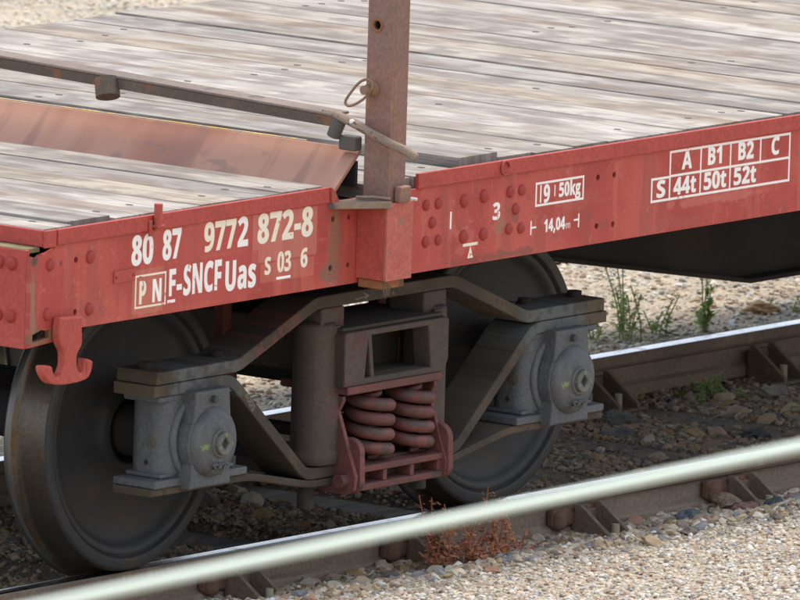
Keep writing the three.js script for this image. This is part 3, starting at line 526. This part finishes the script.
const texR = panelTex(XM, XR1, 0.82, 1.11, 2048, 264, ({ g, X, Y, S, text, rect, frame }) => {
  rect(0.884, 0.892, 0.970, 1.021, WHT); text('3', 1.090, 1.128, 0.977, 0.048, WHT);
  frame(1.296, 1.533, 0.995, 1.067, 0.007, WHT); rect(1.318, 1.325, 1.005, 1.058, WHT); text('9', 1.335, 1.368, 1.005, 0.052, WHT); rect(1.388, 1.393, 1.018, 1.052, WHT); text('50kg', 1.410, 1.517, 1.014, 0.040, WHT);
  text('14,04', 1.342, 1.446, 0.917, 0.037, WHT); text('m', 1.449, 1.472, 0.917, 0.020, WHT, 'normal'); rect(1.276, 1.282, 0.914, 0.956, WHT); rect(1.276, 1.305, 0.932, 0.938, WHT); rect(1.509, 1.515, 0.914, 0.956, WHT); rect(1.488, 1.515, 0.935, 0.941, WHT);
  rect(0.950, 1.022, 0.911, 0.920, OLD); g.fillStyle = OLD; g.beginPath(); g.moveTo(X(0.987), Y(0.912)); g.lineTo(X(0.973), Y(0.875)); g.lineTo(X(1.001), Y(0.875)); g.fill();
  frame(1.955, 2.563, 0.951, 1.099, 0.0075, WHT); rect(1.866, 1.9625, 0.951, 0.9585, WHT); rect(1.866, 1.960, 1.0175, 1.025, WHT); rect(1.866, 1.8735, 0.951, 1.025, WHT); rect(1.957, 2.563, 1.0195, 1.027, WHT);
  for (const x of [2.108, 2.257]) rect(x, x + 0.007, 0.951, 1.098, WHT); rect(2.408, 2.415, 1.026, 1.098, WHT);
  text('S', 1.892, 1.940, 0.965, 0.049, WHT); text('A', 2.018, 2.066, 1.038, 0.050, WHT); text('B1', 2.142, 2.226, 1.039, 0.051, WHT); text('B2', 2.294, 2.378, 1.039, 0.051, WHT); text('C', 2.464, 2.508, 1.040, 0.052, WHT);
  text('44t', 1.979, 2.092, 0.965, 0.050, WHT); text('50t', 2.128, 2.243, 0.966, 0.050, WHT); text('52t', 2.278, 2.394, 0.966, 0.050, WHT);
}, [[1.12, 0.95, 0.05, 0.05, [150, 110, 88], 0.8], [1.17, 0.87, 0.22, 0.018, [118, 74, 62], 0.6], [1.20, 0.985, 0.02, 0.03, [120, 80, 76], 0.55], [1.5, 1.0, 0.12, 0.03, [176, 88, 76], 0.5], [2.2, 0.935, 0.3, 0.015, [200, 120, 108], 0.5], [2.0, 0.88, 0.2, 0.02, [166, 84, 82], 0.4], [0.95, 0.95, 0.06, 0.06, [196, 108, 96], 0.5]]);
function webPanel(pts, holes, x0, x1, tex, name, label) {
  const s = shapeOf(pts); for (const [x, y, r] of holes) s.holes.push(circleHole(x, y, r));
  if (holes.slot) s.holes.push(holeOf(holes.slot));
  const g = new THREE.ExtrudeGeometry(s, { depth: 0.014, bevelEnabled: false, curveSegments: 8 }); g.translate(0, 0, ZS - 0.014);
  const p = g.attributes.position, uv = g.attributes.uv; for (let i = 0; i < p.count; i++) uv.setXY(i, (p.getX(i) - x0) / (x1 - x0), (p.getY(i) - 0.82) / 0.29);
  const m = mesh(name, g, std({ map: tex, roughness: 0.6, bumpMap: null }), wagon); if (label) m.userData.label = label; return m;
}
const holesL = [[-0.861, 1.053, 0.009], [-0.859, 0.904, 0.009], [0.325, 1.054, 0.009], [0.400, 1.053, 0.008], [0.319, 0.912, 0.009], [0.402, 0.913, 0.008]];
holesL.slot = [[-1.05, 0.836], [-0.975, 0.843], [-0.975, 0.866], [-0.99, 0.864], [-1.01, 0.868], [-1.05, 0.858]];
const sideL = webPanel([[-1.0665, 0.8215], [-0.955, 0.829], [-0.955, YB], [XM, YB], [XM, YW], [-0.955, YW], [-0.962, 1.094], [-0.99, 1.086], [-1.02, 1.082], [-1.035, 1.075], [-1.0665, 1.082]], holesL, XL0, XM, texL, 'side_beam', 'red side beam with the white wagon number');
const sideR = webPanel([[XM, YB], [XR1, YB], [XR1, YW], [XM, YW]], [[1.601, 1.054, 0.009], [1.681, 1.054, 0.009], [1.601, 0.909, 0.009], [1.682, 0.907, 0.009]], XM, XR1, texR, 'side_beam', 'red side beam with rivets and a white load table');
mesh('side_beam', bx(XR1, 9.4, YB, YW, ZS - 0.014, ZS, 0.001), M.red, wagon);
mesh('bottom_flange', bx(-0.95, 9.4, YB + 0.001, YB + 0.014, ZS - 0.10, ZS - 0.0145, 0.002), M.red, wagon);
mesh('side_beam', bx(-1.05, 9.4, YB, 1.10, -1.43, -1.416, 0.002), M.red, wagon);
// edge strips along the deck, broken at the stake
const strip = (x0, x1) => mesh('edge_strip', bx(x0, x1, 1.1045, 1.150, ZS - 0.004, ZS + 0.009, 0.003), M.red, wagon);
strip(-0.955, 0.296); strip(0.716, 9.4); mesh('corner_plate', bx(-1.0095, -0.957, 1.100, 1.150, ZS - 0.004, ZS + 0.006, 0.003), M.red, wagon);
mesh('edge_strip', bx(-1.0, 9.4, 1.10, 1.146, -1.497, -1.487, 0.003), M.red, wagon);
// torn end of the left strip, bent outwards
{ const g = ext(shapeOf([[0.2975, 1.149], [0.312, 1.140], [0.338, 1.098], [0.300, 1.104]]), ZS + 0.004, ZS + 0.016, 0.002); mesh('bent_strip_end', g, M.pocketRed, wagon); }
// rivets
const rivetGeo = (() => { const g = new THREE.SphereGeometry(0.0198, 20, 8, 0, Math.PI * 2, 0, Math.PI / 2); g.rotateX(Math.PI / 2); g.scale(1, 1, 0.72); return g; })();
const rivet = (x, y, par = sideR, s = 1) => { const m = mesh('rivet', rivetGeo, M.rivet, par); m.position.set(x, y, ZS - 0.001); m.scale.setScalar(s * rr(0.95, 1.05)); };
for (const [x, y] of [[0.766, 1.052], [0.824, 1.051], [0.798, 0.998], [0.769, 0.944], [0.829, 0.944], [1.171, 1.052], [1.227, 1.052], [1.2, 0.999], [1.169, 0.943], [1.228, 0.94]]) rivet(x, y, sideR, 0.86);
for (const [x, y] of [[0.949, 1.047], [1.045, 1.052], [0.95, 0.941], [1.046, 0.94]]) rivet(x, y, sideR, 1);
for (const [x, y, s] of [[-0.798, 1.055, 0.95], [-0.796, 0.906, 0.95], [-0.978, 1.05, 0.85], [-0.985, 0.91, 0.95]]) rivet(x, y, sideL, s);
// small data plate
{ const p = mesh('data_plate', bx(-0.690, -0.592, 0.968, 1.003, ZS + 0.0005, ZS + 0.004, 0.0008), M.red, wagon); for (const x of [-0.68, -0.602]) mesh('plate_screw', at(rotX(cyl(0.004, 0.004, 0.003, 10), Math.PI / 2), x, 0.985, ZS + 0.005), M.rivet, p); }
// end beam with its dirt covered ledge
const endBeam = mesh('end_beam', bx(-1.0675, -1.052, 0.8165, 1.0985, -1.43, ZS - 0.0145, 0.003), M.red, wagon);
for (const z of [1.195, 1.148, 0.95, 0.905, 0.7, 0.655]) for (const y of [1.056, 0.906]) { const m = mesh('rivet', rivetGeo, M.rivet, endBeam); m.rotation.y = -Math.PI / 2; m.position.set(-1.0665, y, z); }
mesh('ledge', bx(-1.0655, -1.0, 1.086, 1.1015, -1.43, ZS - 0.02, 0.003), M.moss, wagon);
mesh('end_strip', bx(-1.0095, -0.998, 1.1022, 1.150, -1.43, ZS - 0.0045, 0.003), M.red, wagon);
// double hook under the corner
{
  const h = [[-0.966, 0.901], [-0.866, 0.896], [-0.864, 0.842], [-0.865, 0.813], [-0.884, 0.79], [-0.885, 0.761], [-0.878, 0.743], [-0.864, 0.735], [-0.851, 0.743], [-0.847, 0.769], [-0.843, 0.773], [-0.815, 0.764], [-0.813, 0.754], [-0.823, 0.726], [-0.849, 0.712], [-0.926, 0.708], [-0.994, 0.716], [-1.022, 0.736], [-1.036, 0.757], [-1.035, 0.771], [-1.023, 0.771], [-0.998, 0.767], [-0.993, 0.753], [-0.981, 0.737], [-0.963, 0.735], [-0.946, 0.748], [-0.938, 0.77], [-0.941, 0.801], [-0.953, 0.817], [-0.965, 0.838], [-0.967, 0.867]];
  const c = new THREE.SplineCurve(h.slice(2).map(([x, y]) => new THREE.Vector2(x, y))).getPoints(90).map((p) => [p.x, p.y]);
  mesh('lashing_hook', ext(shapeOf([[-0.962, 0.901], [-0.868, 0.897], ...c]), ZS + 0.002, ZS + 0.034, 0.006), M.pocketRed, wagon);
}
// vertical pin on the edge strip, ring on the other
{ const p = mesh('strip_pin', at(cyl(0.0125, 0.0125, 0.075, 14), -0.519, 1.145, ZS + 0.022), M.pocketRed, wagon); mesh('pin_clip', bx(-0.537, -0.502, 1.115, 1.122, ZS + 0.0095, ZS + 0.036, 0.002), M.pocketRed, p); mesh('pin_clip', bx(-0.548, -0.534, 1.09, 1.135, ZS + 0.0095, ZS + 0.016, 0.002), M.pocketRed, p); }
mesh('lashing_ring', at(new THREE.TorusGeometry(0.02, 0.0035, 8, 26, 5.2), 1.13, 1.128, ZS + 0.013), M.pocketRed, wagon);
// stake pocket: three plates, a gusset shelf, a wooden block below
{
  const p = new THREE.Group(); p.name = 'stake_pocket'; wagon.add(p);
  mesh('pocket_side', bx(0.437, 0.449, 0.873, 1.098, ZS + 0.0005, 1.360, 0.002), M.pocketRed, p);
  mesh('pocket_front', bx(0.437, 0.560, 0.872, 1.099, 1.3605, 1.372, 0.002), M.pocketFace, p);
  mesh('pocket_side', bx(0.548, 0.560, 0.873, 1.098, ZS + 0.0005, 1.360, 0.002), M.pocketRed, p);
  const sh = new THREE.Shape(); [[0.300, -1.262], [0.318, -1.285], [0.437, -1.374], [0.448, -1.374], [0.448, -1.262]].forEach(([x, y], i) => (i ? sh.lineTo(x, y) : sh.moveTo(x, y)));
  const g = new THREE.ExtrudeGeometry(sh, { depth: 0.014, bevelEnabled: true, bevelSize: 0.003, bevelThickness: 0.003, bevelSegments: 2 }); g.rotateX(-Math.PI / 2); g.translate(0, 1.089, 0);
  mesh('gusset_shelf', boxUV(g), M.tan, p);
  mesh('pocket_block', bx(0.446, 0.552, 0.846, 0.8715, ZS + 0.004, 1.352, 0.003), M.block, p);
  mesh('pocket_stop', bx(0.478, 0.528, 1.0995, 1.146, 1.362, 1.388, 0.005), M.stake, p);
  mesh('pocket_pin', at(rotZ(cyl(0.006, 0.006, 0.055, 10), 1.4), 0.60, 1.094, 1.33), M.bright, p);
  mesh('shelf_rod', tube([V(0.40, 1.113, 1.285), V(0.42, 1.116, 1.33), V(0.455, 1.112, 1.368)], 0.005, 12, 8), M.tan, p);
}
// deck
const plankGeoCache = new Map();
function plank(x0, x1, z0, z1, yt, k) {
  const w = x1 - x0, L = z1 - z0, th = 0.045, key = [w.toFixed(3), L.toFixed(2)].join();
  if (!plankGeoCache.has(key)) {
    const g0 = new RoundedBoxGeometry(w, th, L, 1, 0.0018), g = g0.index ? g0.toNonIndexed() : g0, p = g.attributes.position, n = g.attributes.normal, uv = g.attributes.uv;
    for (let i = 0; i < p.count; i++) { const side = Math.abs(n.getX(i)) > 0.7; uv.setXY(i, (p.getZ(i) + L / 2) / 2.75, side ? 0.1 + p.getY(i) / 0.18 : (p.getX(i) + w / 2) / 0.19 * 0.96 + 0.02); }
    plankGeoCache.set(key, g);
  }
  const m = mesh('plank', plankGeoCache.get(key), plankMats[k * 4 + Math.floor(rnd() * 4)], wagon);
  m.position.set((x0 + x1) / 2, yt - th / 2, (z0 + z1) / 2); m.rotation.z = rr(-0.005, 0.005); m.rotation.x = rr(-0.0012, 0.0012);
  if (rnd() < 0.5) m.rotation.y = Math.PI;
  m.updateMatrix();
  const inv = m.matrix.clone().invert();
  for (const zr of [1.12, 0.42, -0.35, -1.2]) for (const t of [0.28, 0.72]) {
    if (rnd() < 0.62 || zr > z1 - 0.02) continue;
    const q = V(x0 + w * t + rr(-0.012, 0.012), yt + 0.0005, zr + rr(-0.05, 0.05)).applyMatrix4(inv);
    const nl = mesh('nail', nailGeo, M.nail, m); nl.position.set(q.x, th / 2 + 0.0002, q.z);
  }
  return m;
}
const nailGeo = (() => { const g = new THREE.CylinderGeometry(0.011, 0.011, 0.002, 12); g.scale(0.8, 1, 1.15); return g; })();
const PW = 0.19, ZE = 1.238;
{
  const edges = [-0.994, -0.86, -0.665, -0.47, -0.275, -0.085, 0.105, 0.298];
  for (let i = 0; i < edges.length - 1; i++) plank(edges[i] + 0.0015, edges[i + 1] - 0.0015, -1.485, i === 1 ? 1.225 : ZE + rr(-0.006, 0.006), 1.150 + rr(-0.002, 0.002) + (i === 1 ? 0.006 : 0), [3, 4, 1, 5, 0, 2, 5][i]);
  // low boards in the slot by the stake
  plank(0.505, 0.72, -1.43, 1.235, 1.136, 2); plank(0.726, 0.95, -1.43, 1.245, 1.139, 0);
  let x = 0.955, i = 0; const kinds = [5, 0, 2, 3, 1, 5, 0, 4, 2, 3, 5, 1, 0];
  while (x < 9.2) { const w = [0.17, 0.185, 0.205, 0.19][Math.floor(rnd() * 4)], gap = rnd() < 0.22 ? 0.005 : 0.0012; plank(x + gap, x + w - gap * 0.5, -1.485, ZE + rr(-0.010, 0.006), 1.1515 + rr(-0.0018, 0.0022) + (i === 0 ? 0.021 : i === 10 ? 0.007 : 0), kinds[i++ % kinds.length]); x += w; }
}
mesh('floor_plate', bx(0.30, 0.955, 1.07, 1.084, -1.44, 1.24, 0.002), M.dark, wagon);
mesh('deck_bearer', bx(-1.0, 9.2, 1.05, 1.066, -1.41, 1.23, 0.002), M.dark, wagon);
// sloping red plate across the deck with a yellow painted edge behind it
{
  const g = bentBar([[0.352, 1.118], [0.362, 1.122], [0.484, 1.234], [0.488, 1.236]], 0.012, -1.40, 1.232, 0.002);
  const pl = mesh('ramp_plate', g, M.dustyRed, wagon);
  mesh('yellow_edge', bx(0.4925, 0.506, 1.225, 1.2425, -1.40, 1.02, 0.002), M.yellow, pl);
  for (const z of [-1.35, -0.6, 0.1, 0.7]) mesh('plate_rib', ext(shapeOf([[0.372, 1.116], [0.480, 1.118], [0.480, 1.220]]), z, z + 0.01, 0.001), M.dark, pl);
  mesh('plate_upright', bx(0.468, 0.480, 1.13, 1.205, 1.10, 1.228, 0.002), M.dark, pl);
}
// long lever bar lying over the plate, its round handle bent down past the stake
{
  const L = new THREE.Group(); L.name = 'lever_bar'; wagon.add(L);
  const X = 0.425, za = -1.30, zb = 1.175, ya = 1.412, yb = 1.334, len = Math.hypot(zb - za, yb - ya), ang = Math.atan2(ya - yb, zb - za);
  const web = bx(-0.004, 0.004, -0.030, 0, -len / 2, len / 2, 0.002), top = bx(-0.006, 0.075, 0.0004, 0.009, -len / 2, len / 2, 0.003);
  for (const [n, g, m] of [['bar_web', web, M.barBrown], ['bar_top', top, M.boardTan]]) { const q = mesh(n, g, m, L); q.rotation.x = ang; q.position.set(X, (ya + yb) / 2, (za + zb) / 2); }
  mesh('handle', tube([V(X + 0.012, 1.338, 1.13), V(X + 0.008, 1.334, 1.19), V(X + 0.002, 1.323, 1.245), V(X - 0.004, 1.303, 1.31), V(X - 0.004, 1.278, 1.385), V(X, 1.262, 1.44), V(X, 1.250, 1.470)], 0.0135, 60, 14), M.tan, L);
  mesh('handle_end', at(new THREE.SphereGeometry(0.0138, 14, 10), X, 1.250, 1.470), M.tan, L);
  { const g = new THREE.SphereGeometry(0.009, 12, 8); g.scale(0.7, 0.9, 1.1); mesh('paint_mark', at(g, X - 0.0065, 1.3265, 1.248), M.white, L); }
  const stub = cyl(0.037, 0.036, 0.056, 24); stub.rotateX(-0.34); stub.rotateZ(-0.30); stub.translate(X - 0.012, 1.330, 0.352); mesh('pipe_stub', boxUV(stub), M.barBrown, L);
  mesh('support_foot', at(rotX(cyl(0.022, 0.02, 0.055, 16), 0.4), X + 0.012, 1.300, 1.178), M.blackRubber, L);
  mesh('support_block', bx(X + 0.015, X + 0.05, 1.237, 1.280, 1.183, 1.245, 0.006), M.blackRubber, L);
}
// underframe
mesh('centre_sill', ext(shapeOf([[1.15, 0.85], [4.045, 0.366], [9, 0.366], [9, 1.04], [-1.0, 1.04], [-1.0, 0.85]]), -0.02, 0.0, 0.002), M.dark, wagon);
mesh('centre_sill', ext(shapeOf([[1.15, 0.85], [4.045, 0.366], [9, 0.366], [9, 1.04], [-1.0, 1.04], [-1.0, 0.85]]), -0.42, -0.40, 0.002), M.dark, wagon);
mesh('sill_flange', bentBar([[1.2, 0.835], [4.045, 0.362], [9, 0.362]], 0.014, -0.50, 0.06, 0.002), M.dark, wagon);
for (const x of [-0.6, 0.86, 2.4, 3.9, 5.5, 7]) mesh('cross_member', bx(x - 0.06, x + 0.06, 0.88, 1.045, -1.41, 1.24, 0.004), M.dark, wagon);
mesh('centre_pivot', bx(CX - 0.25, CX + 0.25, 0.685, 0.88, -0.4, 0.4, 0.01), M.dark, wagon);

// the stake: a square steel tube with a through hole and a ring pin
{
  const cx = 0.4955, cz = 1.312, hx = 0.0395, hz = 0.0465, y0 = 0.875, y1 = 2.35;
  const st = thing('stake', 'rusty square steel stake standing in the red side pocket', 'stake', [cx, y0, cz]);
  const h = y1 - y0, s = shapeOf([[-hz, 0], [hz, 0], [hz, h], [-hz, h]]); s.holes.push(circleHole(-0.010, 1.61 - y0, 0.0145));
  const g = new THREE.ExtrudeGeometry(s, { depth: 0.008, bevelEnabled: true, bevelSize: 0.003, bevelOffset: -0.003, bevelThickness: 0.003, bevelSegments: 2, curveSegments: 16 }); g.rotateY(-Math.PI / 2); g.translate(-hx + 0.011, 0, 0);
  mesh('stake_face', boxUV(g), M.stake, st);
  mesh('stake_channel', mergeGeometries([bx(-hx + 0.0125, hx, 0, h, hz - 0.010, hz, 0.003), bx(-hx + 0.0125, hx, 0, h, -hz, -hz + 0.010, 0.003), bx(hx - 0.010, hx, 0, h, -hz + 0.0105, hz - 0.0105, 0.003)]), M.stake, st);
  const rim = new THREE.TorusGeometry(0.0165, 0.004, 8, 24); rim.rotateY(Math.PI / 2); rim.translate(-hx - 0.001, 1.61 - y0, -0.010); mesh('hole_rim', rim, M.block, st);
  const py = 1.424 - y0, pz = -0.019;
  const pin = mesh('ring_pin', at(rotZ(cyl(0.0135, 0.0135, 0.19, 16), Math.PI / 2), 0.008, py, pz), M.wire, st);
  mesh('pin_boss', at(rotZ(cyl(0.017, 0.024, 0.022, 18), Math.PI / 2), -hx - 0.013, py, pz), M.wire, pin);
  mesh('pull_ring', tube([V(-hx - 0.03, py + 0.030, pz + 0.000), V(-hx - 0.028, py + 0.022, pz + 0.018), V(-hx - 0.032, py - 0.010, pz + 0.008), V(-hx - 0.038, py - 0.042, pz - 0.030), V(-hx - 0.040, py - 0.052, pz - 0.060), V(-hx - 0.040, py - 0.044, pz - 0.070), V(-hx - 0.036, py - 0.006, pz - 0.048), V(-hx - 0.032, py + 0.022, pz - 0.022)], 0.0042, 60, 8, true), M.wire, pin);
  mesh('cotter', tube([V(hx + 0.045, py + 0.012, pz), V(hx + 0.05, py - 0.02, pz + 0.006), V(hx + 0.06, py - 0.055, pz + 0.02)], 0.003, 16, 6), M.bright, pin);
  mesh('cotter', tube([V(hx + 0.045, py - 0.006, pz), V(hx + 0.043, py - 0.03, pz - 0.002), V(hx + 0.048, py - 0.06, pz + 0.002)], 0.0026, 16, 6), M.bright, pin);
}

// ------------------------------------------------------------------ weeds
function weed(name, label, cat, x, z, stems, h, leafLen, mat, stemMat, opts = {}) {
  const t = thing(name, label, cat, [x, groundY(x, z) - 0.004, z], opts.group), sg = [], lg = [];
  const leaf = (() => { const s = new THREE.BufferGeometry(); const w = opts.leafW ?? 0.32; s.setAttribute('position', new THREE.Float32BufferAttribute([0, 0, 0, w * 0.7, 0.03, 0.3, -w * 0.7, 0.03, 0.3, w, 0.02, 0.55, -w, 0.02, 0.55, 0, -0.05, 1], 3)); s.setIndex([0, 1, 2, 1, 3, 2, 2, 3, 4, 3, 5, 4]); s.computeVertexNormals(); return s; })();
  for (let i = 0; i < stems; i++) {
    const a = rr(0, 6.28), spread = opts.spread ?? 0.3, hh = h * (i === 0 ? 1 : rr(0.45, 0.95)), b = V(rr(-1, 1) * (opts.foot ?? 0.02), 0, rr(-1, 1) * (opts.foot ?? 0.02)), lean = V(Math.cos(a) * spread * hh * rr(0.3, 1), hh, Math.sin(a) * spread * hh * rr(0.3, 1));
    const c = new THREE.CatmullRomCurve3([b, b.clone().add(V(lean.x * 0.2 + rr(-0.01, 0.01), hh * 0.4, lean.z * 0.2)), b.clone().add(lean)]);
    sg.push(new THREE.TubeGeometry(c, 8, opts.stemR ?? 0.0022, 5));
    const n = Math.round(hh * (opts.density ?? 160));
    for (let k = 0; k < n; k++) {
      const u = (opts.from ?? 0.12) + (1 - (opts.from ?? 0.12)) * (k + rnd()) / n, p = c.getPoint(u), L = leafLen * rr(0.55, 1.2) * (1.1 - 0.6 * u);
      const m = new THREE.Matrix4().compose(p.add(V(rr(-1, 1), rr(-0.5, 0.5), rr(-1, 1)).multiplyScalar(opts.jit ?? 0.002)), new THREE.Quaternion().setFromEuler(new THREE.Euler(rr(-0.9, 0.3), rr(0, 6.28), rr(-0.4, 0.4), 'YXZ')), V(L, L, L));
      lg.push(leaf.clone().applyMatrix4(m));
    }
  }
  mesh('stem', mergeGeometries(sg), stemMat, t); mesh('leaves', mergeGeometries(lg), mat, t); return t;
}
const leafGreen = new THREE.MeshPhysicalMaterial({ color: new THREE.Color().setRGB(0.3, 0.4, 0.12), roughness: 0.9, side: THREE.DoubleSide, transmission: 0.35, thickness: 0 });
const leafDark = new THREE.MeshPhysicalMaterial({ color: new THREE.Color().setRGB(0.25, 0.37, 0.09), roughness: 0.9, side: THREE.DoubleSide, transmission: 0.3, thickness: 0 });
const leafRed = new THREE.MeshPhysicalMaterial({ color: new THREE.Color().setRGB(0.56, 0.22, 0.085), roughness: 0.9, side: THREE.DoubleSide, transmission: 0.3, thickness: 0 });
const stemGreen = std({ color: new THREE.Color().setRGB(0.26, 0.3, 0.12), roughness: 0.9 }), stemRed = std({ color: new THREE.Color().setRGB(0.4, 0.15, 0.08), roughness: 0.9 });
weed('green_weed', 'tall spindly green weed behind the far rail, next to the right axle box', 'weed', 5.16, -1.22, 8, 0.29, 0.034, leafGreen, stemGreen, { spread: 0.36, foot: 0.06, density: 190, jit: 0.012, leafW: 0.24 });
weed('green_weed', 'leafy upright green weed behind the far rail, right of the spindly one', 'weed', 5.45, -1.14, 3, 0.25, 0.044, leafDark, stemGreen, { spread: 0.16, foot: 0.012, density: 190, jit: 0.006, leafW: 0.26 });
weed('green_weed', 'short bent green weed between the two tall ones behind the far rail', 'weed', 5.31, -1.20, 4, 0.13, 0.034, leafGreen, stemGreen, { spread: 0.7, foot: 0.03, density: 170 });
weed('green_weed', 'low green weed close to the right axle box behind the far rail', 'weed', 5.02, -1.27, 5, 0.12, 0.036, leafGreen, stemGreen, { spread: 0.7, foot: 0.05, density: 170 });
weed('green_weed', 'low weed tuft behind the far rail, toward the right edge', 'weed', 6.1, -1.25, 5, 0.07, 0.03, leafGreen, stemGreen, { spread: 0.8, foot: 0.07, density: 200 });
weed('green_weed', 'bushy green clump between the rails at the foot of the far rail', 'weed', 4.68, -0.52, 12, 0.085, 0.03, leafDark, stemGreen, { spread: 0.9, foot: 0.07, density: 330, from: 0.02 });
weed('green_weed', 'small flat green tuft between the rails, right of the bushy clump', 'weed', 4.62, -0.12, 8, 0.035, 0.028, leafDark, stemGreen, { spread: 1.4, foot: 0.07, density: 420, from: 0 });
weed('red_weed', 'dry rust red weed growing at the near rail, left clump', 'weed', 1.30, 0.98, 11, 0.235, 0.027, leafRed, stemRed, { spread: 0.38, foot: 0.06, density: 150, jit: 0.016, leafW: 0.42, from: 0.25 });
weed('red_weed', 'dry rust red weed growing at the near rail, right clump', 'weed', 1.52, 1.0, 11, 0.225, 0.027, leafRed, stemRed, { spread: 0.38, foot: 0.06, density: 150, jit: 0.016, leafW: 0.42, from: 0.25 });
weed('red_weed', 'low creeping rust red weed between chair and red clumps', 'weed', 1.34, 1.1, 22, 0.10, 0.024, leafRed, stemRed, { spread: 1.1, foot: 0.16, density: 260, jit: 0.012, leafW: 0.4, from: 0 });
weed('red_weed', 'tiny red seedlings on the ballast by the yellow ochre stone', 'weed', 2.02, 1.06, 7, 0.035, 0.014, leafRed, stemRed, { spread: 1.2, foot: 0.08, density: 330, jit: 0.01, leafW: 0.4, from: 0 });

// ------------------------------------------------------------------ handrail on the bank in front, out of focus
{
  const zr = 14, gy = groundY(-16, zr), h = thing('handrail', 'pale painted handrail crossing the foreground, blurred', 'handrail', [-16, gy, zr]);
  const yAt = (x) => 3.5955 + (x + 16) * 0.0166 - gy; // height of the tube above the bank
  mesh('top_rail', tube([V(-8, yAt(-24), 0), V(0, yAt(-16), 0), V(8, yAt(-8), 0)], 0.0082, 30, 16), M.mint, h);
  mesh('middle_rail', tube([V(-8, yAt(-24) - 0.55, 0), V(0, yAt(-16) - 0.55, 0), V(8, yAt(-8) - 0.55, 0)], 0.0135, 30, 16), M.mint, h);
  for (const x of [-7.2, -4.8, -2.4, 2.4, 4.8, 7.2]) { const y = yAt(-16 + x) - 0.008, b = groundY(-16 + x, zr) - gy - 0.1; mesh('post', at(cyl(0.02, 0.02, y - b, 14), x, (y + b) / 2, 0), M.mint, h); }
}

renderer.render(scene, camera);
